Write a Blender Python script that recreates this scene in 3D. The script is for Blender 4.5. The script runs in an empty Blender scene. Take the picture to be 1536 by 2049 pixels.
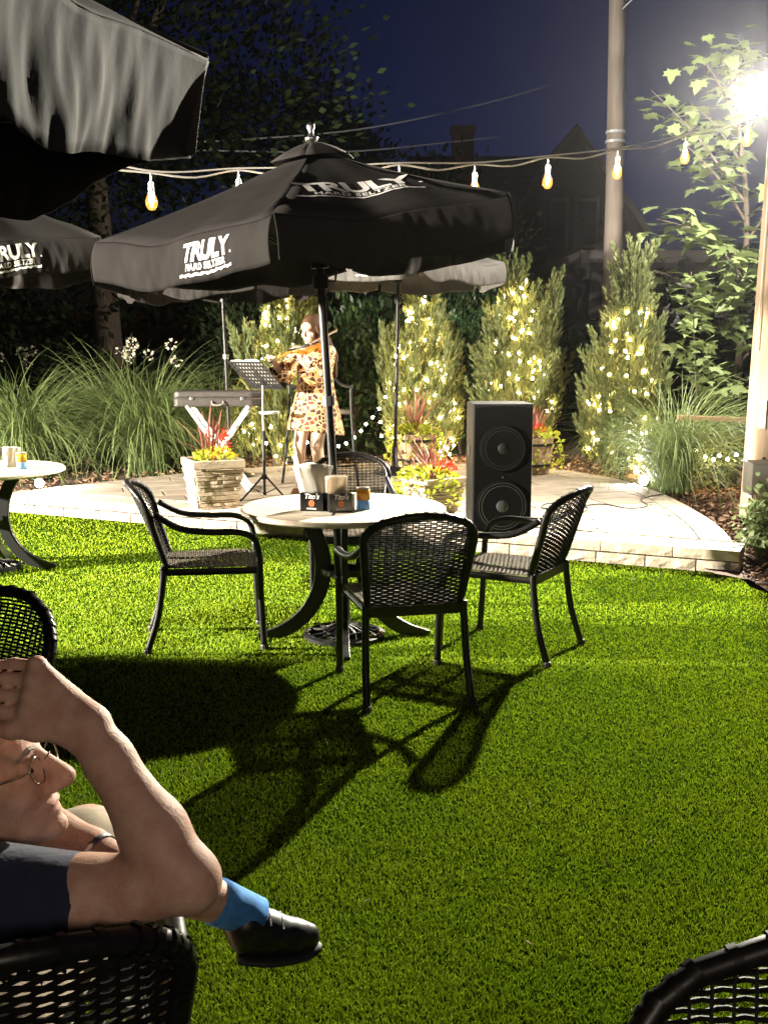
import bpy, bmesh, math, random
import numpy as np
from mathutils import Vector, Matrix

random.seed(7)
RNG = np.random.default_rng(7)
PI = math.pi
R_ = math.radians
SC = bpy.context.scene
COL = SC.collection

# ------------------------------------------------------------------ camera, sky, lights, exposure
cam_data = bpy.data.cameras.new("camera")
cam = bpy.data.objects.new("camera", cam_data)
COL.objects.link(cam)
cam.location = (0, 0, 1.59)
cam.rotation_euler = (R_(81), 0, 0)
cam_data.sensor_fit = 'VERTICAL'
cam_data.sensor_height = 24.0
cam_data.sensor_width = 18.0
cam_data.lens = 24.6
cam_data.clip_start = 0.05
cam_data.clip_end = 1000
SC.camera = cam

world = bpy.data.worlds.new("World")
SC.world = world
world.use_nodes = True
wn = world.node_tree
wn.nodes.clear()
w_out = wn.nodes.new('ShaderNodeOutputWorld')
w_bg = wn.nodes.new('ShaderNodeBackground')
w_sky = wn.nodes.new('ShaderNodeTexSky')
w_sky.sky_type = 'NISHITA'
w_sky.sun_disc = False
w_sky.sun_elevation = R_(-5.0)
w_sky.sun_rotation = R_(60)
w_bg.inputs['Strength'].default_value = 0.95
w_mix = wn.nodes.new('ShaderNodeMix')
w_mix.data_type = 'RGBA'
w_mix.blend_type = 'MULTIPLY'
w_mix.inputs[0].default_value = 0.95
w_mix.inputs[7].default_value = (0.32, 0.46, 1.6, 1)
wn.links.new(w_sky.outputs[0], w_mix.inputs[6])
wn.links.new(w_mix.outputs[2], w_bg.inputs[0])
wn.links.new(w_bg.outputs[0], w_out.inputs[0])


def lamp(name, kind, loc, power, col, aim=None, size=0.1, spot=None, blend=0.3, scale=None, parent=None):
    d = bpy.data.lights.new(name, kind)
    d.energy = power
    d.color = col
    if kind in ('POINT', 'SPOT'):
        d.shadow_soft_size = size
    if kind == 'AREA':
        d.size = size
    if kind == 'SPOT':
        d.spot_size = R_(spot)
        d.spot_blend = blend
    o = bpy.data.objects.new(name, d)
    COL.objects.link(o)
    o.location = loc
    if aim is not None:
        o.rotation_euler = (Vector(aim) - Vector(loc)).to_track_quat('-Z', 'Y').to_euler()
    if scale:
        o.scale = scale
    if parent:
        o.parent = parent
    return o


FLOOD = (3.72, 10.78, 4.09)
lamp("pole_flood_lamp", 'SPOT', (FLOOD[0] - .05, FLOOD[1] - .06, FLOOD[2] - 0.10), 14500, (1.0, 0.94, 0.77), aim=(-1.3, 2.4, 0.0), size=0.05, spot=100, blend=1.0)
lamp("pole_spill_lamp", 'POINT', (FLOOD[0] - .05, FLOOD[1] - .06, FLOOD[2] - 0.10), 1900, (1.0, 0.90, 0.76), size=0.06)
lamp("stage_side_lamp", 'SPOT', (-7.6, 5.6, 2.05), 21000, (1.0, 0.90, 0.74), aim=(-0.2, 10.05, 0.8), size=0.08, spot=71, blend=0.14)
lamp("terrace_side_lamp", 'SPOT', (-6.6, 2.2, 2.5), 10500, (1.0, 0.90, 0.76), aim=(-1.5, 6.4, 2.35), size=0.15, spot=74, blend=0.5, scale=(1.0, 0.22, 1.0))
lamp("parasol_fill_lamp", 'SPOT', (1.6, -3.5, 2.9), 480, (1.0, 0.82, 0.62), aim=(0.15, 4.8, 2.3), size=0.2, spot=26, blend=0.5, scale=(1.0, 0.5, 1.0))  # unseen fill spot added behind the camera to brighten the parasol lettering
lamp("man_fill_lamp", 'POINT', (0.25, -0.9, 1.75), 50, (1.0, 0.84, 0.68), size=0.25)  # unseen fill light added near the camera to brighten the man
lamp("garden_spot_lamp", 'SPOT', (2.68, 10.82, 0.24), 120, (1.0, 0.96, 0.88), aim=(0.4, 9.6, 0.9), size=0.03, spot=110, blend=0.6)
lamp("garden_spot_lamp", 'SPOT', (-3.50, 10.62, 0.26), 160, (1.0, 0.95, 0.85), aim=(-0.5, 9.6, 0.9), size=0.03, spot=110, blend=0.6)

SC.view_settings.view_transform = 'Standard'
SC.view_settings.look = 'None'
SC.view_settings.exposure = 0.0
SC.view_settings.gamma = 1.0
SC.view_settings.use_curve_mapping = False
SC.render.engine = 'CYCLES'
SC.cycles.use_denoising = True
SC.cycles.max_bounces = 6
SC.cycles.diffuse_bounces = 3
SC.cycles.glossy_bounces = 3
SC.cycles.transparent_max_bounces = 8
SC.cycles.sample_clamp_indirect = 3.0
SC.cycles.use_light_tree = True


# ------------------------------------------------------------------ materials
def mat(name, col, rough=0.6, metal=0.0, spec=0.5, var=0.0, scale=20.0, bump=0.0, bscale=None, col2=None,
        emis=None, estr=0.0, trans=0.0, alpha=1.0, sheen=0.0, sss=0.0, coat=0.0, detail=4.0, stretch=None, thin=0.0):
    m = bpy.data.materials.new(name)
    m.use_nodes = True
    nt = m.node_tree
    b = nt.nodes['Principled BSDF']
    b.inputs['Base Color'].default_value = (*col, 1)
    b.inputs['Roughness'].default_value = rough
    b.inputs['Metallic'].default_value = metal
    b.inputs['Specular IOR Level'].default_value = spec
    b.inputs['Transmission Weight'].default_value = trans
    b.inputs['Alpha'].default_value = alpha
    b.inputs['Sheen Weight'].default_value = sheen
    b.inputs['Coat Weight'].default_value = coat
    if sss:
        b.inputs['Subsurface Weight'].default_value = sss
        b.inputs['Subsurface Radius'].default_value = (0.012, 0.005, 0.003)
        b.inputs['Subsurface Scale'].default_value = 1.0
    if emis:
        b.inputs['Emission Color'].default_value = (*emis, 1)
        b.inputs['Emission Strength'].default_value = estr
    tc = nt.nodes.new('ShaderNodeTexCoord')
    src = tc.outputs['Object']
    if stretch:
        mp = nt.nodes.new('ShaderNodeMapping')
        mp.inputs['Scale'].default_value = stretch
        nt.links.new(src, mp.inputs[0])
        src = mp.outputs[0]
    if var > 0 or col2:
        n = nt.nodes.new('ShaderNodeTexNoise')
        n.inputs['Scale'].default_value = scale
        n.inputs['Detail'].default_value = detail
        nt.links.new(src, n.inputs['Vector'])
        r = nt.nodes.new('ShaderNodeValToRGB')
        c2 = col2 if col2 else tuple(min(1, c * (1 + var)) for c in col)
        c1 = col if col2 else tuple(c * (1 - var) for c in col)
        r.color_ramp.elements[0].position = 0.32
        r.color_ramp.elements[1].position = 0.68
        r.color_ramp.elements[0].color = (*c1, 1)
        r.color_ramp.elements[1].color = (*c2, 1)
        nt.links.new(n.outputs['Fac'], r.inputs[0])
        nt.links.new(r.outputs[0], b.inputs['Base Color'])
    if bump > 0:
        n2 = nt.nodes.new('ShaderNodeTexNoise')
        n2.inputs['Scale'].default_value = bscale or scale * 3
        n2.inputs['Detail'].default_value = 5
        nt.links.new(src, n2.inputs['Vector'])
        bp = nt.nodes.new('ShaderNodeBump')
        bp.inputs['Strength'].default_value = 0.7
        bp.inputs['Distance'].default_value = bump
        nt.links.new(n2.outputs['Fac'], bp.inputs['Height'])
        nt.links.new(bp.outputs[0], b.inputs['Normal'])
    return m


def leafmat(name, c1, c2, rough=0.5, tl=0.35, spec=0.4):
    """leaf: diffuse + translucent, colour varied per island"""
    m = bpy.data.materials.new(name)
    m.use_nodes = True
    nt = m.node_tree
    b = nt.nodes['Principled BSDF']
    out = nt.nodes['Material Output']
    geo = nt.nodes.new('ShaderNodeNewGeometry')
    r = nt.nodes.new('ShaderNodeValToRGB')
    r.color_ramp.elements[0].color = (*c1, 1)
    r.color_ramp.elements[1].color = (*c2, 1)
    nt.links.new(geo.outputs['Random Per Island'], r.inputs[0])
    nt.links.new(r.outputs[0], b.inputs['Base Color'])
    b.inputs['Roughness'].default_value = rough
    b.inputs['Specular IOR Level'].default_value = spec
    t = nt.nodes.new('ShaderNodeBsdfTranslucent')
    nt.links.new(r.outputs[0], t.inputs[0])
    mx = nt.nodes.new('ShaderNodeMixShader')
    mx.inputs[0].default_value = tl
    nt.links.new(b.outputs[0], mx.inputs[1])
    nt.links.new(t.outputs[0], mx.inputs[2])
    nt.links.new(mx.outputs[0], out.inputs[0])
    return m


def glow_glass():
    """amber bulb glass: clear, with the warm glow of the lit filament in it"""
    m = bpy.data.materials.new('bulb_amber_glass')
    m.use_nodes = True
    nt = m.node_tree
    nt.nodes.clear()
    out = nt.nodes.new('ShaderNodeOutputMaterial')
    tr = nt.nodes.new('ShaderNodeBsdfTransparent')
    tr.inputs[0].default_value = (1.0, 0.82, 0.55, 1)
    em = nt.nodes.new('ShaderNodeEmission')
    em.inputs[0].default_value = (1.0, 0.40, 0.07, 1)
    em.inputs[1].default_value = 3.4
    gl = nt.nodes.new('ShaderNodeBsdfGlossy')
    gl.inputs['Roughness'].default_value = 0.08
    m1 = nt.nodes.new('ShaderNodeMixShader')
    m1.inputs[0].default_value = 0.42
    m2 = nt.nodes.new('ShaderNodeMixShader')
    m2.inputs[0].default_value = 0.06
    nt.links.new(tr.outputs[0], m1.inputs[1])
    nt.links.new(em.outputs[0], m1.inputs[2])
    nt.links.new(m1.outputs[0], m2.inputs[1])
    nt.links.new(gl.outputs[0], m2.inputs[2])
    nt.links.new(m2.outputs[0], out.inputs[0])
    return m


M = {}
M['turf_base'] = mat('turf_base', (0.010, 0.024, 0.002), 1.0, spec=0.0, var=0.4, scale=60)
M['turf'] = leafmat('turf_blades', (0.095, 0.158, 0.004), (0.275, 0.40, 0.014), 0.6, 0.25, 0.12)
def patchy(m):
    """turf: slow patches of greener and yellower fibre over the lawn"""
    nt = m.node_tree
    ramp = [n for n in nt.nodes if n.type == 'VALTORGB'][0]
    tc = nt.nodes.new('ShaderNodeTexCoord')
    nz = nt.nodes.new('ShaderNodeTexNoise')
    nz.inputs['Scale'].default_value = 1.6
    nz.inputs['Detail'].default_value = 6
    rp = nt.nodes.new('ShaderNodeValToRGB')
    rp.color_ramp.elements[0].position = 0.33
    rp.color_ramp.elements[1].position = 0.67
    rp.color_ramp.elements[0].color = (0.84, 0.88, 0.9, 1)
    rp.color_ramp.elements[1].color = (1.12, 1.04, 1.0, 1)
    mx = nt.nodes.new('ShaderNodeMix')
    mx.data_type = 'RGBA'
    mx.blend_type = 'MULTIPLY'
    mx.inputs[0].default_value = 1.0
    nt.links.new(tc.outputs['Object'], nz.inputs['Vector'])
    nt.links.new(nz.outputs['Fac'], rp.inputs[0])
    nt.links.new(ramp.outputs[0], mx.inputs[6])
    nt.links.new(rp.outputs[0], mx.inputs[7])
    for n in nt.nodes:
        if n.type == 'BSDF_PRINCIPLED':
            nt.links.new(mx.outputs[2], n.inputs['Base Color'])
        if n.type == 'BSDF_TRANSLUCENT':
            nt.links.new(mx.outputs[2], n.inputs[0])


patchy(M['turf'])
M['soil'] = mat('soil', (0.03, 0.022, 0.016), 0.95, var=0.5, scale=8, bump=0.03, bscale=14)
M['mulch'] = mat('mulch', (0.075, 0.035, 0.02), 0.95, col2=(0.03, 0.017, 0.012), scale=30, bump=0.03, bscale=60)
M['chips'] = leafmat('bark_chips', (0.06, 0.03, 0.018), (0.34, 0.22, 0.14), 0.9, 0.0, 0.2)
M['paver'] = mat('paver', (0.215, 0.18, 0.135), 0.85, col2=(0.28, 0.24, 0.185), scale=5, bump=0.002, bscale=90)
M['paver2'] = mat('paver_tan', (0.235, 0.19, 0.14), 0.85, col2=(0.20, 0.165, 0.125), scale=6, bump=0.002, bscale=90)
M['joint'] = mat('joint_sand', (0.035, 0.028, 0.022), 0.95, var=0.3, scale=40)
M['stone'] = mat('split_stone', (0.36, 0.30, 0.23), 0.9, col2=(0.50, 0.43, 0.34), scale=9, bump=0.008, bscale=45)
M['pstone'] = mat('planter_stone', (0.36, 0.28, 0.20), 0.9, col2=(0.55, 0.45, 0.34), scale=7, bump=0.006, bscale=50)
M['mortar'] = mat('planter_core', (0.09, 0.07, 0.055), 0.95)
M['wicker'] = mat('black_resin_wicker', (0.010, 0.008, 0.007), 0.38, spec=0.35, var=0.3, scale=60)
M['strand'] = mat('wicker_strands', (0.009, 0.0075, 0.0065), 0.62, spec=0.16, var=0.3, scale=60)
M['wickerseat'] = mat('seat_resin_wicker', (0.17, 0.145, 0.12), 0.32, spec=0.6, var=0.3, scale=60)
M['blackmetal'] = mat('black_powder_coat', (0.006, 0.006, 0.0065), 0.42, spec=0.35, bump=0.0004, bscale=400)
M['tabletop'] = mat('cream_tabletop', (0.62, 0.54, 0.42), 0.45, col2=(0.54, 0.46, 0.35), scale=3, detail=8, stretch=(1, 6, 1))
M['cloth'] = mat('black_canopy_cloth', (0.021, 0.019, 0.018), 0.85, spec=0.1, var=0.12, scale=6, bump=0.0012, bscale=45)
M['cloth_far'] = mat('lightened_canopy_cloth', (0.085, 0.082, 0.078), 0.75, spec=0.25, var=0.12, scale=6, bump=0.0012, bscale=45)  # black cloth lightened to stand in for floodlight on the far parasol
M['white_print'] = mat('white_print', (0.85, 0.84, 0.80), 0.7)
M['speaker'] = mat('speaker_paint', (0.006, 0.006, 0.0065), 0.55, spec=0.25, bump=0.0006, bscale=300)
M['grille'] = mat('speaker_grille', (0.004, 0.004, 0.004), 0.75, spec=0.05, bump=0.001, bscale=500)
M['cone'] = mat('speaker_cone', (0.035, 0.035, 0.037), 0.38, bump=0.001, bscale=120)
M['cone2'] = mat('speaker_cone_dark', (0.012, 0.0115, 0.011), 0.5, spec=0.2, bump=0.001, bscale=120)
M['wood_pole'] = mat('weathered_pole', (0.55, 0.42, 0.29), 0.85, col2=(0.40, 0.28, 0.18), scale=14, stretch=(1, 1, 0.06), bump=0.006, bscale=30, detail=8)
M['grey_pole'] = mat('grey_pole', (0.20, 0.17, 0.15), 0.9, col2=(0.14, 0.12, 0.105), scale=12, stretch=(1, 1, 0.06), bump=0.004, bscale=30)
M['bark'] = mat('bark', (0.06, 0.045, 0.035), 0.95, col2=(0.033, 0.025, 0.019), scale=14, stretch=(1, 1, 0.2), bump=0.02, bscale=30)
M['greybox'] = mat('grey_enamel', (0.35, 0.35, 0.33), 0.5, var=0.08, scale=10)
M['whiteplastic'] = mat('white_plastic', (0.75, 0.74, 0.70), 0.45)
M['silver'] = mat('brushed_metal', (0.55, 0.55, 0.55), 0.28, metal=1.0)
M['rubber'] = mat('black_rubber', (0.012, 0.012, 0.012), 0.6)
M['conifer'] = leafmat('conifer_spray', (0.060, 0.088, 0.026), (0.14, 0.155, 0.058), 0.6, 0.25)
M['grassclump'] = leafmat('ornamental_grass', (0.075, 0.12, 0.035), (0.21, 0.26, 0.10), 0.5, 0.3)
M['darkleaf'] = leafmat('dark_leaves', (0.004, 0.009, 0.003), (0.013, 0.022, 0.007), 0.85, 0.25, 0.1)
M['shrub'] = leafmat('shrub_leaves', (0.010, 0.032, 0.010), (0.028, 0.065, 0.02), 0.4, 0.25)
M['maple'] = leafmat('maple_leaves', (0.09, 0.13, 0.045), (0.16, 0.20, 0.085), 0.5, 0.3)
M['lime'] = leafmat('lime_leaves', (0.32, 0.42, 0.03), (0.60, 0.62, 0.07), 0.5, 0.3)
M['cordyline'] = leafmat('cordyline_blades', (0.16, 0.03, 0.035), (0.48, 0.20, 0.15), 0.4, 0.2)
M['redpetal'] = leafmat('red_petals', (0.60, 0.03, 0.02), (0.75, 0.10, 0.04), 0.5, 0.3)
M['yellowpetal'] = leafmat('yellow_petals', (0.80, 0.45, 0.02), (0.85, 0.62, 0.08), 0.5, 0.3)
M['whitepetal'] = leafmat('white_petals', (0.55, 0.52, 0.40), (0.75, 0.72, 0.60), 0.5, 0.3)
M['skin'] = mat('skin', (0.50, 0.27, 0.19), 0.62, spec=0.35, col2=(0.62, 0.39, 0.29), scale=34, bump=0.0016, bscale=260, sss=0.10, detail=8)
M['skin2'] = mat('skin_fair', (0.62, 0.42, 0.32), 0.5, sss=0.1)
M['navy'] = mat('navy_jersey', (0.012, 0.018, 0.05), 0.9, var=0.25, scale=14, bump=0.010, bscale=16, sheen=0.2)
M['khaki'] = mat('khaki_cloth', (0.38, 0.31, 0.22), 0.9, var=0.1, scale=30, bump=0.001, bscale=200)
M['greyhair'] = mat('grey_hair', (0.20, 0.18, 0.16), 0.6, var=0.4, scale=60, stretch=(1, 1, 0.2))
M['brownhair'] = mat('brown_hair', (0.030, 0.014, 0.008), 0.75, spec=0.2, col2=(0.085, 0.042, 0.02), scale=30, stretch=(1, 1, 0.1))
M['bluecloth'] = mat('blue_knit', (0.05, 0.22, 0.55), 0.85, var=0.2, scale=60)
M['blacksho'] = mat('black_leather', (0.012, 0.011, 0.011), 0.4)
M['amberwood'] = mat('violin_varnish', (0.50, 0.13, 0.015), 0.25, col2=(0.62, 0.22, 0.03), scale=14, stretch=(1, 8, 1))
M['paper'] = leafmat('paper', (0.80, 0.77, 0.69), (0.86, 0.83, 0.75), 0.7, 0.5, 0.2)
M['paperpink'] = leafmat('printed_paper', (0.80, 0.70, 0.58), (0.85, 0.78, 0.66), 0.7, 0.5, 0.2)
M['boxblack'] = mat('black_gloss_card', (0.010, 0.010, 0.010), 0.22, spec=0.6)
M['orange'] = mat('orange_print', (0.45, 0.13, 0.03), 0.6)
M['glassy'] = leafmat('cup_yellow', (0.80, 0.50, 0.05), (0.80, 0.50, 0.05), 0.2, 0.5, 0.6)
M['glassb'] = leafmat('cup_blue', (0.25, 0.42, 0.60), (0.25, 0.42, 0.60), 0.2, 0.5, 0.6)
M['glassrim'] = mat('clear_rim', (0.8, 0.8, 0.75), 0.08, trans=0.7)
M['siding'] = mat('house_siding', (0.022, 0.018, 0.021), 0.9)
M['roof'] = mat('house_shingles', (0.05, 0.035, 0.035), 0.95, var=0.3, scale=6)
M['brick'] = mat('chimney_brick', (0.11, 0.06, 0.05), 0.95, var=0.3, scale=4)
M['trim'] = mat('house_trim', (0.05, 0.046, 0.046), 0.8)
M['pane'] = mat('window_glass', (0.02, 0.02, 0.025), 0.08, spec=0.8)
M['palepanel'] = mat('pale_panel', (0.42, 0.43, 0.45), 0.7, var=0.05, scale=8)
M['cablegrey'] = mat('aluminium_cable', (0.45, 0.48, 0.52), 0.4, metal=0.4)
M['timber'] = mat('timber', (0.34, 0.24, 0.15), 0.85, col2=(0.26, 0.17, 0.10), scale=10, stretch=(0.2, 2, 2))
M['fairy'] = mat('fairy_bulb_glow', (1, 0.8, 0.5), 0.4, emis=(1.0, 0.70, 0.30), estr=300.0)
M['edison'] = glow_glass()
M['filament'] = mat('bulb_filament_glow', (1.0, 0.8, 0.5), 0.2, emis=(1.0, 0.78, 0.48), estr=110)
M['floodglow'] = mat('flood_lens_glow', (1, 1, 1), 0.4, emis=(1.0, 0.95, 0.85), estr=80)
M['spotglow'] = mat('spot_lens_glow', (1, 1, 1), 0.4, emis=(0.95, 0.97, 1.0), estr=320)
M['wirebulb'] = mat('string_cable', (0.62, 0.59, 0.54), 0.35, spec=0.7)


def dress_material():
    m = bpy.data.materials.new('giraffe_print_dress')
    m.use_nodes = True
    nt = m.node_tree
    b = nt.nodes['Principled BSDF']
    b.inputs['Roughness'].default_value = 0.75
    tc = nt.nodes.new('ShaderNodeTexCoord')
    v = nt.nodes.new('ShaderNodeTexVoronoi')
    v.feature = 'DISTANCE_TO_EDGE'
    v.inputs['Scale'].default_value = 23
    v2 = nt.nodes.new('ShaderNodeTexVoronoi')
    v2.inputs['Scale'].default_value = 23
    nz = nt.nodes.new('ShaderNodeTexNoise')
    nz.inputs['Scale'].default_value = 5
    r = nt.nodes.new('ShaderNodeValToRGB')
    r.color_ramp.interpolation = 'CONSTANT'
    r.color_ramp.elements[0].color = (0.72, 0.56, 0.36, 1)
    r.color_ramp.elements[1].position = 0.10
    r.color_ramp.elements[1].color = (0, 0, 0, 1)
    r2 = nt.nodes.new('ShaderNodeValToRGB')
    r2.color_ramp.interpolation = 'CONSTANT'
    e = r2.color_ramp.elements
    e[0].color = (0.05, 0.010, 0.006, 1)
    e[1].position = 0.50
    e[1].color = (0.16, 0.03, 0.01, 1)
    x = e.new(0.74)
    x.color = (0.42, 0.16, 0.03, 1)
    x = e.new(0.92)
    x.color = (0.60, 0.40, 0.16, 1)
    mx = nt.nodes.new('ShaderNodeMix')
    mx.data_type = 'RGBA'
    sep = nt.nodes.new('ShaderNodeSeparateColor')
    mth = nt.nodes.new('ShaderNodeMath')
    mth.operation = 'GREATER_THAN'
    mth.inputs[1].default_value = 0.075
    nt.links.new(tc.outputs['Object'], v.inputs['Vector'])
    nt.links.new(tc.outputs['Object'], v2.inputs['Vector'])
    nt.links.new(v2.outputs['Color'], sep.inputs[0])
    nt.links.new(sep.outputs[0], r2.inputs[0])
    nt.links.new(v.outputs['Distance'], mth.inputs[0])
    nt.links.new(mth.outputs[0], mx.inputs[0])
    mx.inputs[6].default_value = (0.66, 0.45, 0.20, 1)
    nt.links.new(r2.outputs[0], mx.inputs[7])
    nt.links.new(mx.outputs[2], b.inputs['Base Color'])
    return m


M['dress'] = dress_material()


# ------------------------------------------------------------------ mesh helpers
def tag(o, label=None, cat=None, group=None, kind=None):
    if label:
        o['label'] = label
    if cat:
        o['category'] = cat
    if group:
        o['group'] = group
    if kind:
        o['kind'] = kind
    return o


def thing(name, label, cat, loc=(0, 0, 0), rz=0.0, group=None):
    o = bpy.data.objects.new(name, None)
    COL.objects.link(o)
    o.location = loc
    o.rotation_euler = (0, 0, rz)
    o.empty_display_size = 0.1
    return tag(o, label, cat, group)


class MB:
    def __init__(self):
        self.v = []
        self.f = []

    def add(self, vs, fs):
        o = len(self.v)
        self.v.extend([tuple(p) for p in vs])
        self.f.extend([tuple(i + o for i in q) for q in fs])
        return self

    def tube(self, pts, r, n=8, caps=True, flat=None, up=None):
        pts = [Vector(p) for p in pts]
        N = len(pts)
        rs = r if isinstance(r, (list, tuple)) else [r] * N
        vs = []
        prev = None
        for i, p in enumerate(pts):
            t = (pts[min(i + 1, N - 1)] - pts[max(i - 1, 0)])
            if t.length < 1e-9:
                t = Vector((0, 0, 1))
            t.normalize()
            if prev is None:
                ref = Vector(up) if up is not None else (Vector((0, 0, 1)) if abs(t.z) < 0.9 else Vector((1, 0, 0)))
                a = (ref - t * ref.dot(t)).normalized()
            else:
                a = (prev - t * prev.dot(t))
                a = a.normalized() if a.length > 1e-6 else prev
            prev = a
            b = t.cross(a)
            ra = rs[i]
            rb = rs[i] * (flat if flat else 1.0)
            for k in range(n):
                ang = 2 * PI * (k + 0.5) / n
                vs.append(p + a * (math.cos(ang) * ra) + b * (math.sin(ang) * rb))
        fs = []
        for i in range(N - 1):
            for k in range(n):
                k2 = (k + 1) % n
                fs.append((i * n + k, i * n + k2, (i + 1) * n + k2, (i + 1) * n + k))
        if caps:
            fs.append(tuple(range(n - 1, -1, -1)))
            fs.append(tuple((N - 1) * n + k for k in range(n)))
        return self.add(vs, fs)

    def box(self, c, s, rz=0.0, mtx=None):
        hx, hy, hz = s[0] / 2, s[1] / 2, s[2] / 2
        vs = [Vector((x, y, z)) for z in (-hz, hz) for x, y in ((-hx, -hy), (hx, -hy), (hx, hy), (-hx, hy))]
        rot = mtx if mtx is not None else Matrix.Rotation(rz, 3, 'Z')
        vs = [rot @ p + Vector(c) for p in vs]
        return self.add(vs, [(3, 2, 1, 0), (4, 5, 6, 7), (0, 1, 5, 4), (1, 2, 6, 5), (2, 3, 7, 6), (3, 0, 4, 7)])

    def lathe(self, prof, n=24, c=(0, 0, 0), mtx=None):
        vs = []
        for r, z in prof:
            for k in range(n):
                a = 2 * PI * k / n
                p = Vector((r * math.cos(a), r * math.sin(a), z))
                if mtx is not None:
                    p = mtx @ p
                vs.append(p + Vector(c))
        fs = []
        for i in range(len(prof) - 1):
            for k in range(n):
                k2 = (k + 1) % n
                fs.append((i * n + k, i * n + k2, (i + 1) * n + k2, (i + 1) * n + k))
        if prof[0][0] > 1e-6:
            fs.append(tuple(range(n - 1, -1, -1)))
        if prof[-1][0] > 1e-6:
            fs.append(tuple((len(prof) - 1) * n + k for k in range(n)))
        return self.add(vs, fs)

    def prism(self, poly, z0, z1):
        n = len(poly)
        vs = [(x, y, z0) for x, y in poly] + [(x, y, z1) for x, y in poly]
        fs = [tuple(range(n - 1, -1, -1)), tuple(range(n, 2 * n))]
        fs += [(i, (i + 1) % n, n + (i + 1) % n, n + i) for i in range(n)]
        return self.add(vs, fs)

    def ball(self, c, r, n=10, m=6, sq=(1, 1, 1)):
        prof = []
        vs = []
        for i in range(m + 1):
            th = PI * i / m
            for k in range(n):
                a = 2 * PI * k / n
                vs.append((c[0] + r * sq[0] * math.sin(th) * math.cos(a), c[1] + r * sq[1] * math.sin(th) * math.sin(a), c[2] - r * sq[2] * math.cos(th)))
        fs = []
        for i in range(m):
            for k in range(n):
                k2 = (k + 1) % n
                fs.append((i * n + k, i * n + k2, (i + 1) * n + k2, (i + 1) * n + k))
        return self.add(vs, fs)

    def mesh(self, name, mt, smooth=False):
        me = bpy.data.meshes.new(name)
        me.from_pydata(self.v, [], self.f)
        if mt:
            me.materials.append(mt)
        if smooth:
            me.polygons.foreach_set('use_smooth', [True] * len(me.polygons))
        me.update()
        return me

    def build(self, name, mt, parent=None, smooth=False, bevel=None, loc=None):
        return put(name, self.mesh(name, mt, smooth), parent, bevel, loc)


def put(name, me, parent=None, bevel=None, loc=None):
    o = bpy.data.objects.new(name, me)
    COL.objects.link(o)
    if parent is not None:
        o.parent = parent
    if loc is not None:
        o.location = loc
    if bevel:
        md = o.modifiers.new('bevel', 'BEVEL')
        md.width = bevel
        md.segments = 2
        md.limit_method = 'ANGLE'
    return o


def np_mesh(name, V, F, mt, parent=None, smooth=False, loc=None):
    """V (n,3) float, F (m,k) int"""
    V = np.asarray(V, dtype=np.float32)
    F = np.asarray(F, dtype=np.int32)
    k = F.shape[1]
    me = bpy.data.meshes.new(name)
    me.vertices.add(len(V))
    me.vertices.foreach_set('co', V.ravel())
    me.loops.add(F.size)
    me.loops.foreach_set('vertex_index', F.ravel())
    me.polygons.add(len(F))
    me.polygons.foreach_set('loop_start', np.arange(0, F.size, k, dtype=np.int32))
    me.polygons.foreach_set('loop_total', np.full(len(F), k, dtype=np.int32))
    if smooth:
        me.polygons.foreach_set('use_smooth', np.ones(len(F), dtype=bool))
    me.materials.append(mt)
    me.update(calc_edges=True)
    me.validate()
    return put(name, me, parent, None, loc)


def kids(o):
    return [c for c in bpy.data.objects if c.parent == o]


def copy_tree(o, parent=None):
    c = o.copy()
    COL.objects.link(c)
    if parent is not None:
        c.parent = parent
    for ch in o.children:
        copy_tree(ch, c)
    return c


def spline(pts, n=8, closed=False):
    """Catmull-Rom through points"""
    P = [Vector(p) for p in pts]
    out = []
    N = len(P)
    rng = range(N) if closed else range(N - 1)
    for i in rng:
        p0 = P[(i - 1) % N] if closed else P[max(i - 1, 0)]
        p1 = P[i]
        p2 = P[(i + 1) % N]
        p3 = P[(i + 2) % N] if closed else P[min(i + 2, N - 1)]
        for k in range(n):
            t = k / n
            out.append(0.5 * ((2 * p1) + (p2 - p0) * t + (2 * p0 - 5 * p1 + 4 * p2 - p3) * t * t + (3 * p1 - p0 - 3 * p2 + p3) * t ** 3))
    if not closed:
        out.append(P[-1])
    return out


def unit_rand(n):
    v = RNG.normal(size=(n, 3))
    return v / np.linalg.norm(v, axis=1, keepdims=True)


def cards(C, D, W, L, twist=None, shape='diamond'):
    """leaf cards: centres C (n,3), long axis D (n,3), width W, length L -> V,F (2 tris folded at the midrib)"""
    n = len(C)
    D = D / np.maximum(np.linalg.norm(D, axis=1, keepdims=True), 1e-6)
    S = np.cross(D, unit_rand(n))
    S = S / np.maximum(np.linalg.norm(S, axis=1, keepdims=True), 1e-6)
    Nn = np.cross(D, S)
    W = np.broadcast_to(np.asarray(W, float), (n,))[:, None]
    L = np.broadcast_to(np.asarray(L, float), (n,))[:, None]
    base = C
    tip = C + D * L + Nn * (L * 0.10)
    lft = C + D * L * 0.45 + S * W * 0.5 + Nn * W * 0.15
    rgt = C + D * L * 0.45 - S * W * 0.5 + Nn * W * 0.15
    V = np.stack([base, lft, tip, rgt], axis=1).reshape(-1, 3)
    i = np.arange(n)[:, None] * 4
    F = np.concatenate([i + np.array([0, 1, 2]), i + np.array([0, 2, 3])], axis=1).reshape(-1, 3)
    return V, F


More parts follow.
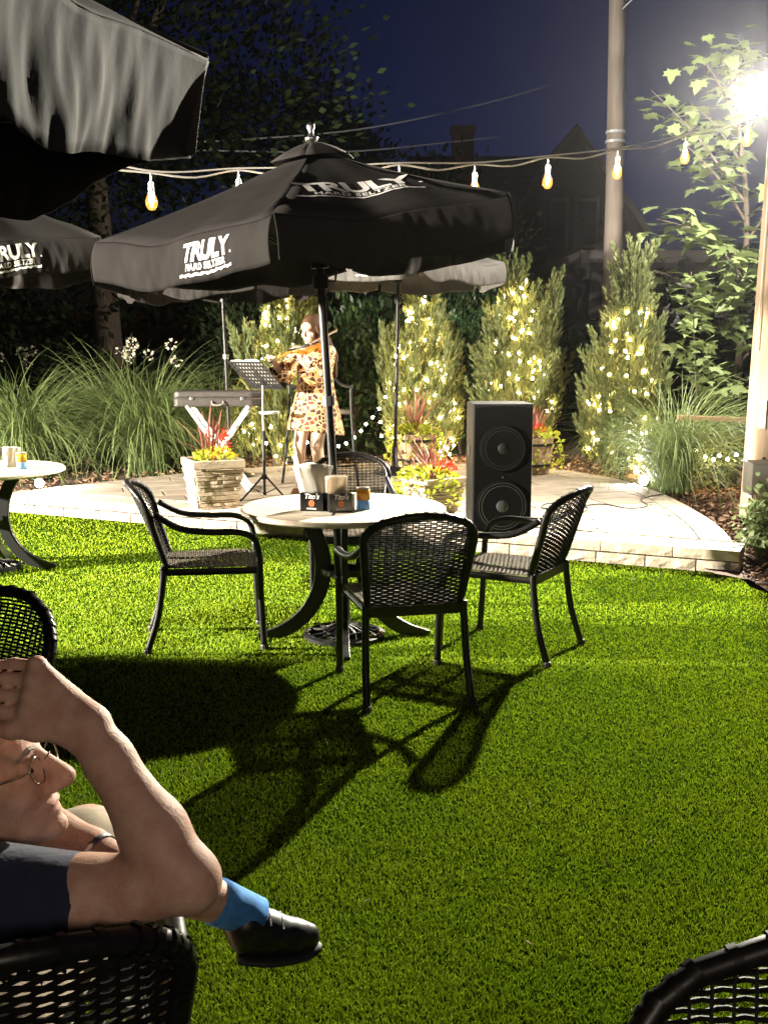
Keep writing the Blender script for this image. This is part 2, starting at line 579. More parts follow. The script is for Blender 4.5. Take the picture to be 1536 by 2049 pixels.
# ------------------------------------------------------------------ SDF bodies -> one continuous mesh
class SDF:
    def __init__(self, lo, hi, res):
        self.lo = np.array(lo, float)
        self.res = res
        self.n = np.ceil((np.array(hi) - self.lo) / res).astype(int) + 1
        self.d = np.full(self.n, 1.0, dtype=np.float32)

    def _sub(self, lo, hi, m):
        a = np.clip(np.floor((np.array(lo) - m - self.lo) / self.res).astype(int), 0, self.n)
        b = np.clip(np.ceil((np.array(hi) + m - self.lo) / self.res).astype(int) + 1, 0, self.n)
        if np.any(b <= a):
            return None, None
        sl = tuple(slice(a[i], b[i]) for i in range(3))
        ax = [self.lo[i] + np.arange(a[i], b[i]) * self.res for i in range(3)]
        X, Y, Z = np.meshgrid(*ax, indexing='ij')
        return sl, (X.astype(np.float32), Y.astype(np.float32), Z.astype(np.float32))

    def _mix(self, sl, dn, k, sub):
        d0 = self.d[sl]
        if sub:
            dn = -dn
            h = np.clip(0.5 - 0.5 * (d0 - dn) / k, 0, 1)
            self.d[sl] = d0 + (dn - d0) * h + k * h * (1 - h)
        else:
            h = np.clip(0.5 + 0.5 * (d0 - dn) / k, 0, 1)
            self.d[sl] = d0 + (dn - d0) * h - k * h * (1 - h)

    def cap(self, a, b, ra, rb=None, k=0.015, sub=False):
        rb = ra if rb is None else rb
        a = np.array(a, float)
        b = np.array(b, float)
        m = max(ra, rb) + k + 3 * self.res
        sl, g = self._sub(np.minimum(a, b), np.maximum(a, b), m)
        if sl is None:
            return self
        ba = b - a
        L2 = float(ba @ ba) + 1e-12
        px, py, pz = g[0] - a[0], g[1] - a[1], g[2] - a[2]
        h = np.clip((px * ba[0] + py * ba[1] + pz * ba[2]) / L2, 0, 1)
        dn = np.sqrt((px - ba[0] * h) ** 2 + (py - ba[1] * h) ** 2 + (pz - ba[2] * h) ** 2) - (ra + (rb - ra) * h)
        self._mix(sl, dn.astype(np.float32), k, sub)
        return self

    def chain(self, pts, rs, k=0.015):
        for i in range(len(pts) - 1):
            self.cap(pts[i], pts[i + 1], rs[i], rs[i + 1], k)
        return self

    def ell(self, c, rad, frame=None, k=0.015, sub=False):
        c = np.array(c, float)
        rad = np.array(rad, float)
        m = rad.max() + k + 3 * self.res
        sl, g = self._sub(c, c, m)
        if sl is None:
            return self
        p = [g[i] - c[i] for i in range(3)]
        if frame is not None:
            q = [p[0] * f[0] + p[1] * f[1] + p[2] * f[2] for f in frame]
        else:
            q = p
        k0 = np.sqrt(sum((q[i] / rad[i]) ** 2 for i in range(3)))
        k1 = np.sqrt(sum((q[i] / rad[i] ** 2) ** 2 for i in range(3))) + 1e-6
        dn = k0 * (k0 - 1.0) / k1
        self._mix(sl, dn.astype(np.float32), k, sub)
        return self

    def cut(self, pt, nrm):
        """remove the half space on the +nrm side"""
        ax = [self.lo[i] + np.arange(self.n[i]) * self.res for i in range(3)]
        nrm = np.array(nrm, float)
        nrm /= np.linalg.norm(nrm)
        pl = ((ax[0] - pt[0]) * nrm[0])[:, None, None] + ((ax[1] - pt[1]) * nrm[1])[None, :, None] + ((ax[2] - pt[2]) * nrm[2])[None, None, :]
        self.d = np.maximum(self.d, pl.astype(np.float32))
        return self

    def build(self, name, mt, parent=None, smooth_iter=1):
        d = self.d
        d[0], d[-1] = 1, 1
        d[:, 0], d[:, -1] = 1, 1
        d[:, :, 0], d[:, :, -1] = 1, 1
        s = d < 0
        c = [s[i:s.shape[0] - 1 + i, j:s.shape[1] - 1 + j, k:s.shape[2] - 1 + k] for i in (0, 1) for j in (0, 1) for k in (0, 1)]
        anyc = c[0].copy()
        allc = c[0].copy()
        for q in c[1:]:
            anyc |= q
            allc &= q
        idx = np.argwhere(anyc & ~allc)
        acc = np.zeros((len(idx), 3))
        cnt = np.zeros(len(idx))
        cs = [np.array((i, j, k)) for i in (0, 1) for j in (0, 1) for k in (0, 1)]
        for a in range(8):
            for b in range(a + 1, 8):
                if np.abs(cs[a] - cs[b]).sum() != 1:
                    continue
                da = d[tuple((idx + cs[a]).T)].astype(float)
                db = d[tuple((idx + cs[b]).T)].astype(float)
                x = (da < 0) != (db < 0)
                t = np.where(x, da / np.where(x, da - db, 1), 0)
                acc += np.where(x[:, None], cs[a] + t[:, None] * (cs[b] - cs[a]), 0)
                cnt += x
        V = self.lo + (idx + acc / cnt[:, None]) * self.res
        gid = np.full(anyc.shape, -1, dtype=np.int32)
        gid[tuple(idx.T)] = np.arange(len(idx))
        faces = []
        for ax in range(3):
            e = np.zeros(3, int)
            e[ax] = 1
            s0 = s[tuple(slice(0, s.shape[i] - e[i]) for i in range(3))]
            s1 = s[tuple(slice(e[i], s.shape[i]) for i in range(3))]
            ed = np.argwhere(s0 != s1)
            o1, o2 = [(1, 2), (2, 0), (0, 1)][ax]
            u = np.zeros(3, int)
            u[o1] = 1
            w = np.zeros(3, int)
            w[o2] = 1
            q = np.stack([gid[tuple((ed - u - w).T)], gid[tuple((ed - w).T)], gid[tuple(ed.T)], gid[tuple((ed - u).T)]], axis=1)
            fl = s1[tuple(ed.T)]
            q[fl] = q[fl][:, ::-1]
            faces.append(q)
        F = np.concatenate(faces)
        F = F[(F >= 0).all(axis=1)]
        return np_mesh(name, V, F, mt, parent, True)


# ------------------------------------------------------------------ the setting
def front_y(x):
    return 7.22 + (2.47 - x) * 0.462


STAGE_Z = 0.17
arc_pts = [(2.50, 7.25), (2.66, 8.2), (2.72, 9.2), (2.70, 10.2), (2.56, 11.1), (2.20, 11.9), (1.60, 12.45), (0.8, 12.75), (-0.2, 12.80),
           (-1.2, 12.50), (-2.1, 11.90), (-2.75, 11.25), (-3.25, 10.70), (-3.72, 10.12)]
ARC = [(p.x, p.y) for p in spline([(x, y, 0) for x, y in arc_pts], 4)]
STAGE = ARC + []          # convex outline; closes along the straight front edge

# dark soil out to the horizon
MB().prism([(-400, -120), (400, -120), (400, 600), (-400, 600)], -0.30, -0.03).build('ground', M['soil'])['kind'] = 'structure'
lawn_poly = [(-12, -6), (6, -6), (4.2, 4.0), (3.3, 5.2), (2.62, 6.2), (2.44, 6.8), (2.46, 7.30), (-3.76, 10.16), (-5.2, 10.8), (-12, 13.0)]
MB().prism(lawn_poly, -0.03, 0.0).build('lawn', M['turf_base'])['kind'] = 'structure'


def inside(poly, x, y):
    c = np.zeros(np.shape(x), bool)
    n = len(poly)
    for i in range(n):
        x1, y1 = poly[i]
        x2, y2 = poly[(i + 1) % n]
        cond = ((y1 > y) != (y2 > y)) & (x < (x2 - x1) * (y - y1) / (y2 - y1 + 1e-12) + x1)
        c ^= cond
    return c


def turf_blades():
    N = 1000000
    # density falls with distance; the farther blades are a little broader clumps
    inv = RNG.uniform(1 / 12.0, 1 / 1.7, N)
    y = 1 / inv
    keep = RNG.uniform(0, 1, N) < (0.55 * y + 0.5) / (0.55 * 12 + 0.5) * 2.2
    y = y[keep]
    x = RNG.uniform(-1, 1, len(y)) * (0.52 * y + 0.5)
    ok = inside(lawn_poly, x, y) & (y < front_y(x) - 0.012)
    x, y = x[ok], y[ok]
    n = len(x)
    far = np.maximum(1.0, y / 3.1)
    h = RNG.uniform(0.007, 0.0145, n) * (0.9 + 0.1 * far)
    w = RNG.uniform(0.0015, 0.0027, n) * far
    a = RNG.uniform(0, 2 * PI, n)
    ln = RNG.uniform(0.1, 0.95, n) * h
    b = RNG.uniform(0, 2 * PI, n)
    z0 = np.zeros(n)
    A = np.stack([x - np.cos(a) * w, y - np.sin(a) * w, z0], 1)
    B = np.stack([x + np.cos(a) * w, y + np.sin(a) * w, z0], 1)
    C = np.stack([x + np.cos(b) * ln, y + np.sin(b) * ln, h], 1)
    V = np.stack([A, B, C], 1).reshape(-1, 3)
    F = np.arange(n * 3).reshape(-1, 3)
    o = np_mesh('grass_blades', V, F, M['turf'])
    tag(o, 'short bright green artificial turf covering the lawn', 'artificial turf', kind='stuff')


turf_blades()


# mulch bed behind and beside the terrace
def mulch_bed():
    xs = np.arange(-12, 12.01, 0.25)
    ys = np.arange(5.0, 20.01, 0.25)
    nx, ny = len(xs), len(ys)
    X, Y = np.meshgrid(xs, ys, indexing='ij')
    Z = 0.06 + 0.03 * np.sin(X * 3.1 + Y * 1.7) * np.cos(Y * 2.3) + RNG.normal(0, 0.008, X.shape)
    corner = np.clip((Y - 6.6) / 2.0, 0, 1)
    Z = Z * np.where(X > 2.3, 0.15 + 0.85 * corner, 1.0)
    V = np.stack([X, Y, Z], -1).reshape(-1, 3)
    F = []
    lawn_in = inside(lawn_poly, X, Y)
    st = inside(STAGE, X, Y)
    for i in range(nx - 1):
        for j in range(ny - 1):
            c = [(i, j), (i + 1, j), (i + 1, j + 1), (i, j + 1)]
            if any(lawn_in[q] for q in c) and not any(st[q] for q in c):
                if all(lawn_in[q] for q in c):
                    continue
                cx, cy = xs[i] + .125, ys[j] + .125
                if inside(lawn_poly, np.array([cx]), np.array([cy]))[0]:
                    continue
            if all(st[q] for q in c) or all(lawn_in[q] or st[q] for q in c):
                continue
            F.append([q[0] * ny + q[1] for q in c])
    o = np_mesh('mulch_bed', V, np.array(F), M['mulch'], None, True)
    o['kind'] = 'structure'


mulch_bed()


def mulch_chips():
    n = 16000
    x = np.concatenate([RNG.uniform(2.35, 4.2, n // 2), RNG.uniform(-6, 3.5, n // 2)])
    y = np.concatenate([RNG.uniform(5.8, 11.5, n // 2), RNG.uniform(10.5, 14.5, n // 2)])
    ok = ~inside(lawn_poly, x, y) & ~inside([(a * 1.0, b) for a, b in STAGE], x, y) & ~((y < 7.3) & (x < 2.5))
    x, y = x[ok], y[ok]
    n = len(x)
    z = np.where(x > 2.3, 0.025 + 0.065 * np.clip((y - 6.6) / 2, 0, 1), 0.10) + RNG.uniform(-0.005, 0.015, n)
    D = unit_rand(n)
    D[:, 2] *= 0.3
    V, F = cards(np.stack([x, y, z], 1), D, RNG.uniform(0.012, 0.03, n), RNG.uniform(0.03, 0.09, n))
    tag(np_mesh('bark_chips', V, F, M['chips']), 'loose bark chips strewn over the planting beds', 'bark mulch', kind='stuff')


mulch_chips()


def litter():
    n = 70
    y = 1 / RNG.uniform(1 / 8.0, 1 / 2.2, n)
    x = RNG.uniform(-.5, .5, n) * y * .8
    ok = inside(lawn_poly, x, y) & (y < front_y(x) - .1)
    x, y = x[ok], y[ok]
    D = unit_rand(len(x))
    D[:, 2] *= .3
    V, F = cards(np.stack([x, y, np.full(len(x), .016)], 1), D, RNG.uniform(.004, .010, len(x)), RNG.uniform(.015, .045, len(x)))
    tag(np_mesh('leaf_litter', V, F, M['chips']), 'few small dry leaf scraps fallen on the lawn', 'leaf litter', kind='stuff')


litter()

# ---- the raised paved terrace: slab with recessed joints, pavers, border course
patio = MB().prism(STAGE, -0.02, STAGE_Z - 0.012).build('patio', M['joint'])
patio['kind'] = 'structure'


def clip_poly(poly, edges):
    for (px, py), (nx, ny) in edges:
        out = []
        for i in range(len(poly)):
            a, b = poly[i], poly[(i + 1) % len(poly)]
            da = (a[0] - px) * nx + (a[1] - py) * ny
            db = (b[0] - px) * nx + (b[1] - py) * ny
            if da <= 0:
                out.append(a)
            if (da <= 0) != (db <= 0):
                t = da / (da - db)
                out.append((a[0] + (b[0] - a[0]) * t, a[1] + (b[1] - a[1]) * t))
        poly = out
        if len(poly) < 3:
            return []
    return poly


def area(p):
    return 0.5 * abs(sum(p[i][0] * p[(i + 1) % len(p)][1] - p[(i + 1) % len(p)][0] * p[i][1] for i in range(len(p))))


def edge_list(poly, inset_arc, inset_front):
    E = []
    n = len(poly)
    cx = sum(p[0] for p in poly) / n
    cy = sum(p[1] for p in poly) / n
    for i in range(n):
        a, b = poly[i], poly[(i + 1) % n]
        nx, ny = b[1] - a[1], -(b[0] - a[0])
        L = math.hypot(nx, ny)
        nx, ny = nx / L, ny / L
        if (a[0] - cx) * nx + (a[1] - cy) * ny < 0:
            nx, ny = -nx, -ny
        ins = inset_front if i == n - 1 else inset_arc
        E.append(((a[0] - nx * ins, a[1] - ny * ins), (nx, ny)))
    return E


INNER = edge_list(STAGE, 0.235, 0.335)
ang = R_(-24.8 + 42)
ca, sa = math.cos(ang), math.sin(ang)
PW, PL = 0.36, 0.72
cnt = 0
for i in range(-14, 15):
    for j in range(-26, 27):
        off = [0, 0.36, 0.18, 0.54][j % 4]
        L = PL
        lx0, ly0 = i * PL + off, j * PW
        g = 0.008
        q = [(lx0 + g, ly0 + g), (lx0 + L - g, ly0 + g), (lx0 + L - g, ly0 + PW - g), (lx0 + g, ly0 + PW - g)]
        q = [(x * ca - y * sa, 9.9 + x * sa + y * ca) for x, y in q]
        q = clip_poly(q, INNER)
        if len(q) < 3 or area(q) < 0.004:
            continue
        dz = random.uniform(-0.0012, 0.0012)
        MB().prism(q, STAGE_Z - 0.05, STAGE_Z + dz).build('paver', M['paver'] if (i * 7 + j * 3) % 5 else M['paver2'], patio, bevel=0.003)
        cnt += 1
# border course round the arc
arc_in = []
n = len(ARC)
for i, (x, y) in enumerate(ARC):
    a, b = ARC[max(i - 1, 0)], ARC[min(i + 1, n - 1)]
    tx, ty = b[0] - a[0], b[1] - a[1]
    L = math.hypot(tx, ty)
    arc_in.append((x - ty / L * 0.225, y + tx / L * 0.225))


def lerp2(a, b, t):
    return (a[0] + (b[0] - a[0]) * t, a[1] + (b[1] - a[1]) * t)


for i in range(n - 1):
    o0, o1, i0, i1 = ARC[i], ARC[i + 1], arc_in[i], arc_in[i + 1]
    t0, t1 = 0.012, 0.988
    q = [lerp2(o0, o1, t0), lerp2(o0, o1, t1), lerp2(i0, i1, t1), lerp2(i0, i1, t0)]
    q = clip_poly(q, [INNER[-1]])
    if len(q) >= 3 and area(q) > 0.003:
        MB().prism(q, STAGE_Z - 0.05, STAGE_Z + random.uniform(-.001, .001)).build('border_paver', M['paver'], patio, bevel=0.003)

# ---- retaining wall along the front: cap stones over one course of split stones
wall = thing('retaining_wall', 'low wall of split-face stones holding up the paved terrace', 'stone wall', (2.50, 7.235, 0))
wall_dir = math.atan2(0.462, -1)
wall.rotation_euler = (0, 0, wall_dir)     # local +x runs left along the wall, +y faces the lawn


def split_block(L, D, H, z0, rough=0.012, seed=0):
    """block whose front (y+) face is rough"""
    r = random.Random(seed)
    nx, nz = max(3, int(L / 0.05)), 3
    mb = MB()
    vs = []
    for k in range(nz + 1):
        for i in range(nx + 1):
            edge = i in (0, nx) or k in (0, nz)
            y = D + (r.uniform(-rough * 0.5, rough * 0.2) if edge else r.uniform(-rough * 0.2, rough * 1.3))
            vs.append((L * i / nx, y, z0 + H * k / nz))
    fs = [(k * (nx + 1) + i + 1, k * (nx + 1) + i, (k + 1) * (nx + 1) + i, (k + 1) * (nx + 1) + i + 1) for k in range(nz) for i in range(nx)]
    b0 = len(vs)
    for k in (0, 1):
        for i in range(nx + 1):
            vs.append((L * i / nx, 0, z0 + H * k))
    top = nz * (nx + 1)
    for i in range(nx):
        fs.append((top + i + 1, top + i, b0 + nx + 1 + i, b0 + nx + 1 + i + 1))
        fs.append((i, i + 1, b0 + i + 1, b0 + i))
        fs.append((b0 + i, b0 + i + 1, b0 + nx + 1 + i + 1, b0 + nx + 1 + i))
    for e, rev in ((0, False), (nx, True)):
        ring = [e + k * (nx + 1) for k in range(nz + 1)] + [b0 + nx + 1 + e, b0 + e]
        fs.append(tuple(ring if rev else ring[::-1]))
    mb.add(vs, fs)
    return mb


pos, k = 0.0, 0
WL = 6.84
while pos < WL - 0.05:
    L = min(random.choice([0.46, 0.40, 0.52]), WL - pos)
    o = split_block(L - 0.006, 0.33, 0.076, STAGE_Z - 0.076, 0.012, k).build('cap_stone', M['stone'], wall, bevel=0.003)
    o.location = (pos, -0.283, 0.001)
    pos += L
    k += 1
pos = 0.0
while pos < WL - 0.05:
    L = min(random.choice([0.30, 0.42, 0.36, 0.25]), WL - pos)
    o = split_block(L - 0.008, 0.25, 0.080, 0.0, 0.016, 200 + k).build('stone', M['stone'], wall, bevel=0.003)
    o.location = (pos, -0.232, 0)
    pos += L
    k += 1


# ------------------------------------------------------------------ wicker armchair (built once, copied)
def back_surf(u, v):
    """u -1..1 across, v 0..1 up -> point of the chair back, local (x right, y forward, z up)"""
    z = 0.45 + 0.43 * v
    if v < 0.70:
        w = 0.212 + 0.036 * (v / 0.70)
    else:
        q = (v - 0.70) / 0.30
        w = 0.248 * max(0.0, 1 - q ** 2.3) ** 0.5
    x = u * w
    y = -0.215 - 0.135 * v - 0.075 * (1 - (x / 0.25) ** 2) * (0.35 + 0.65 * v)
    return (x, y, z)


def weave(rows, surf, ribs, segs, rv, rh, amp, nrm):
    mb = MB()
    for r in range(rows):
        v = (r + 0.5) / rows
        x0 = abs(surf(1, v)[0])
        if x0 < 0.03:
            continue
        pts = []
        m = max(8, int(segs * x0 / 0.245))
        for i in range(m + 1):
            u = -1 + 2 * i / m
            p = Vector(surf(u, v))
            ph = p.x / ribs * PI + (r % 2) * PI
            p += Vector(nrm) * amp * math.sin(ph)
            pts.append(p)
        rr = rv * (1.13 if v < 0.5 else 0.97)
        mb.tube(pts, rr, 4, False, flat=rh / rr, up=(0, 0, 1))
    return mb


def chair_meshes():
    S = {}
    # back: woven strands over upright canes
    mb = weave(44, back_surf, 0.026, 38, 0.0046, 0.0022, 0.0042, (0, 1, 0.1))
    x = -0.234
    while x <= 0.2341:
        pts = []
        for i in range(15):
            v = i / 14
            w = abs(back_surf(1, v)[0])
            if abs(x) <= w + 0.001 and w > 0.01:
                pts.append(back_surf(x / w, v))
        if len(pts) > 2:
            mb.tube(pts, 0.0030, 4, False)
        x += 0.026
    S['backrest'] = mb.mesh('backrest', M['strand'])
    # rolled rim round the back
    rim = [back_surf(-1, v) for v in np.linspace(0, 0.985, 16)] + [back_surf(0, 1.0)] + [back_surf(1, v) for v in np.linspace(0.985, 0, 16)]
    rim = [Vector(p) for p in rim]
    mb = MB()
    NR = len(rim)
    mb.tube(rim, 0.017, 8)
    # wrap turns on the rim
    for i in range(2, NR - 2):
        for h in (0.0, 0.5):
            c = rim[i].lerp(rim[i + 1], h)
            t = (rim[i + 1] - rim[i]).normalized()
            if (rim[i + 1] - rim[i]).length < 0.004:
                continue
            mb.tube([c - t * 0.006, c + t * 0.006], [0.0195, 0.0195], 8, False)
    S['back_rim'] = mb.mesh('back_rim', M['wicker'], True)
    # seat
    def seat_surf(u, v):
        y = -0.235 + 0.48 * v
        w = 0.215 + 0.02 * v
        z = 0.452 - 0.012 * math.sin(PI * v) * (1 - u * u) - (0.02 * max(0, (v - 0.88) / 0.12) ** 2)
        return (u * w, y, z)
    mb = MB()
    rows = 40
    for r in range(rows):
        v = (r + 0.5) / rows
        pts = []
        for i in range(31):
            u = -1 + 2 * i / 30
            p = Vector(seat_surf(u, v))
            p.z += 0.003 * math.sin(p.x / 0.03 * PI + (r % 2) * PI)
            pts.append(p)
        mb.tube(pts, 0.0052, 4, False, flat=0.55, up=(0, 1, 0))
    for i in range(15):
        u = -1 + 2 * i / 14
        mb.tube([seat_surf(u, v) for v in np.linspace(0, 1, 8)], 0.0035, 4, False)
    S['seat'] = mb.mesh('seat', M['wickerseat'])
    mb = MB()
    for yy, ww in ((-0.235, 0.215), (0.245, 0.235)):
        mb.box((0, yy, 0.425), (2 * ww, 0.022, 0.045))
    for s in (-1, 1):
        mb.tube([(s * 0.217, -0.23, 0.428), (s * 0.236, 0.245, 0.428)], 0.020, 6, flat=0.6)
    mb.box((0, 0.0, 0.418), (0.42, 0.03, 0.02))
    S['seat_frame'] = mb.mesh('seat_frame', M['wicker'])
    for s, nm in ((-1, 'l'), (1, 'r')):
        # front leg flows into the arm and back to the back frame
        arm = spline([(s * 0.232, -0.275, 0.735), (s * 0.262, -0.15, 0.665), (s * 0.278, 0.0, 0.645), (s * 0.278, 0.14, 0.640), (s * 0.268, 0.225, 0.600), (s * 0.256, 0.252, 0.50)], 6)
        S['arm' + nm] = MB().tube(arm, 0.0170, 10).mesh('arm', M['blackmetal'], True)
        leg = spline([(s * 0.256, 0.252, 0.50), (s * 0.252, 0.256, 0.30), (s * 0.250, 0.270, 0.012)], 5)
        S['fleg' + nm] = MB().tube(leg, 0.0172, 10).mesh('leg', M['blackmetal'], True)
        rl = spline([(s * 0.224, -0.245, 0.46), (s * 0.226, -0.245, 0.40), (s * 0.232, -0.275, 0.20), (s * 0.240, -0.335, 0.012)], 5)
        S['rleg' + nm] = MB().tube(rl, 0.0172, 10).mesh('leg', M['blackmetal'], True)
        S['ffoot' + nm] = MB().lathe([(0.0215, 0.0), (0.0215, 0.022), (0.018, 0.03)], 10, (s * 0.250, 0.270, 0)).mesh('foot', M['rubber'])
        S['rfoot' + nm] = MB().lathe([(0.0215, 0.0), (0.0215, 0.022), (0.018, 0.03)], 10, (s * 0.240, -0.335, 0)).mesh('foot', M['rubber'])
        S['post' + nm] = MB().tube([back_surf(s * 0.99, v) for v in np.linspace(0, 0.62, 8)], 0.015, 8).mesh('back_post', M['blackmetal'], True)
    S['st'] = MB().tube([(-0.225, -0.245, 0.30), (0.225, -0.245, 0.30)], 0.009, 8).mesh('stretcher', M['blackmetal'], True)
    return S


CH = chair_meshes()


def make_chair(loc, face, label, group):
    """face: direction (x,y) the sitter looks"""
    rz = math.atan2(face[1], face[0]) - PI / 2
    t = thing('wicker_armchair', label, 'chair', loc, rz, group)
    put('seat', CH['seat'], t)
    put('seat_frame', CH['seat_frame'], t)
    b = put('backrest', CH['backrest'], t)
    put('rim', CH['back_rim'], b)
    for nm in 'lr':
        put('back_post', CH['post' + nm], t)
        put('arm', CH['arm' + nm], t)
        l = put('leg', CH['fleg' + nm], t)
        put('foot', CH['ffoot' + nm], l)
        l = put('leg', CH['rleg' + nm], t)
        put('foot', CH['rfoot' + nm], l)
    return t


GCH = 'black wicker armchairs around the tables'
make_chair((0.085, 4.79, 0), (-0.22, 0.97), 'black wicker armchair with its back to us at the near side of the central table', GCH)
make_chair((0.65, 5.44, 0), (-0.84, 0.50), 'black wicker armchair in front of the loudspeaker, turned sideways to the table', GCH)
make_chair((-0.94, 5.58, 0), (0.985, 0.17), 'black wicker armchair seen side on at the left of the central table', GCH)
make_chair((-0.20, 6.52, 0), (0.06, -1.0), 'black wicker armchair behind the central table, mostly hidden by the napkins and tabletop', GCH)
make_chair((-0.61, 1.525, 0), (-0.34, 0.94), 'black wicker armchair the man leans on, seen close from behind', GCH)
make_chair((0.450, 0.750, 0), (-0.25, -0.97), 'empty black wicker armchair at the bottom right corner, only its arched back showing', GCH)
make_chair((-1.28, 2.62, 0), (-0.45, -0.89), 'black wicker armchair just above the raised hand of the man, cut by the left edge', GCH)


# ------------------------------------------------------------------ round tables
def make_table(loc, rz, label):
    t = thing('round_table', label, 'table', loc, rz, 'round cream garden tables')
    R = 0.555
    prof = [(0.022, 0.700), (R - 0.012, 0.700), (R, 0.708), (R, 0.722), (R - 0.010, 0.730), (0.022, 0.730)]
    mb = MB()
    mb.lathe(prof + [prof[0]], 64)
    o = mb.build('tabletop', M['tabletop'], t)
    for p in o.data.polygons:
        p.use_smooth = False
    for k in range(4):
        a = k * PI / 2
        r0 = [(0.235, 0.70), (0.175, 0.62), (0.125, 0.50), (0.112, 0.38), (0.140, 0.25), (0.215, 0.13), (0.330, 0.045), (0.475, 0.012)]
        pts = spline([(r, 0, z) for r, z in r0], 4)
        wid = [0.062 - 0.02 * abs(i / (len(pts) - 1) - 0.4) - (0.03 * max(0, (i / (len(pts) - 1) - 0.85) / 0.15)) for i in range(len(pts))]
        vs, fs = [], []
        N = len(pts)
        for i, p in enumerate(pts):
            tg = (pts[min(i + 1, N - 1)] - pts[max(i - 1, 0)]).normalized()
            nn = Vector((-tg.z, 0, tg.x))
            for sx, sy in ((-1, -1), (1, -1), (1, 1), (-1, 1)):
                q = p + nn * sx * wid[i] * 0.72 + Vector((0, sy * 0.017, 0))
                q.z = max(q.z, 0.006)
                vs.append(q)
        for i in range(N - 1):
            for c in range(4):
                c2 = (c + 1) % 4
                fs.append((i * 4 + c, i * 4 + c2, (i + 1) * 4 + c2, (i + 1) * 4 + c))
        fs += [(3, 2, 1, 0), tuple((N - 1) * 4 + c for c in range(4))]
        mb = MB().add([Matrix.Rotation(a, 3, 'Z') @ v for v in vs], fs)
        mb.build('leg', M['blackmetal'], t, bevel=0.004)
    MB().lathe([(0.105, 0.36), (0.125, 0.36), (0.125, 0.39), (0.105, 0.39), (0.105, 0.36)], 28).build('brace_ring', M['blackmetal'], t)
    MB().lathe([(0.10, 0.690), (0.30, 0.690), (0.30, 0.6985), (0.10, 0.6985), (0.10, 0.690)], 32).build('top_plate', M['blackmetal'], t)
    return t


make_table((-0.22, 5.63, 0), R_(4), 'round cream-topped table in the centre with napkins and cup, parasol pole through it')
make_table((-2.84, 7.42, 0), R_(2), 'round cream-topped table cut by the left edge, in front of the tall grasses')


# ------------------------------------------------------------------ parasols
def text_geo(s, size, bold=0.0, spacing=1.0, shear=0.0):
    cu = bpy.data.curves.new('lettering', 'FONT')
    cu.body = s
    cu.size = size
    cu.align_x = 'CENTER'
    cu.offset = bold
    cu.space_character = spacing
    cu.shear = shear
    cu.resolution_u = 3
    o = bpy.data.objects.new('lettering', cu)
    COL.objects.link(o)
    dg = bpy.context.evaluated_depsgraph_get()
    me = bpy.data.meshes.new_from_object(o.evaluated_get(dg))
    bm = bmesh.new()
    bm.from_mesh(me)
    bmesh.ops.triangulate(bm, faces=bm.faces[:])
    for _ in range(2):
        es = [e for e in bm.edges if e.calc_length() > size * 0.22]
        if es:
            bmesh.ops.subdivide_edges(bm, edges=es, cuts=1)
            bmesh.ops.triangulate(bm, faces=[f for f in bm.faces if len(f.verts) > 3])
    vs = [(v.co.x, v.co.y) for v in bm.verts]
    fs = [tuple(v.index for v in f.verts) for f in bm.faces]
    bm.free()
    bpy.data.objects.remove(o)
    bpy.data.curves.remove(cu)
    bpy.data.meshes.remove(me)
    return vs, fs


def text_block(scale):
    """the print: TRULY. / HARD SELTZER / brush stroke -> flat verts (centred on x), faces"""
    V, F = [], []

    def join(vs, fs, dx=0, dy=0):
        o = len(V)
        V.extend([(x + dx, y + dy) for x, y in vs])
        F.extend([tuple(i + o for i in f) for f in fs])
    vs, fs = text_geo('TRULY', 0.60, 0.022, 0.92)
    join(vs, fs)
    w = max(v[0] for v in vs)
    join([(w + .03, 0), (w + .08, 0), (w + .08, .05), (w + .03, .05)], [(0, 1, 2), (0, 2, 3)])
    vs, fs = text_geo('HARD SELTZER', 0.185, 0.006, 1.12, 0.15)
    join(vs, fs, 0, -0.19)
    n = 24
    bv, bf = [], []
    for i in range(n + 1):
        x = -w * 1.08 + 2.12 * w * i / n
        y = -0.285 + 0.03 * (i / n) + 0.012 * math.sin(i * 1.9)
        th = 0.026 + 0.009 * math.sin(i * 2.7)
        bv += [(x, y - th), (x, y + th)]
        if i < n:
            bf += [(2 * i, 2 * i + 2, 2 * i + 3), (2 * i, 2 * i + 3, 2 * i + 1)]
    join(bv, bf)
    return [(x * scale, y * scale) for x, y in V], F


PRINT = text_block(1.0)


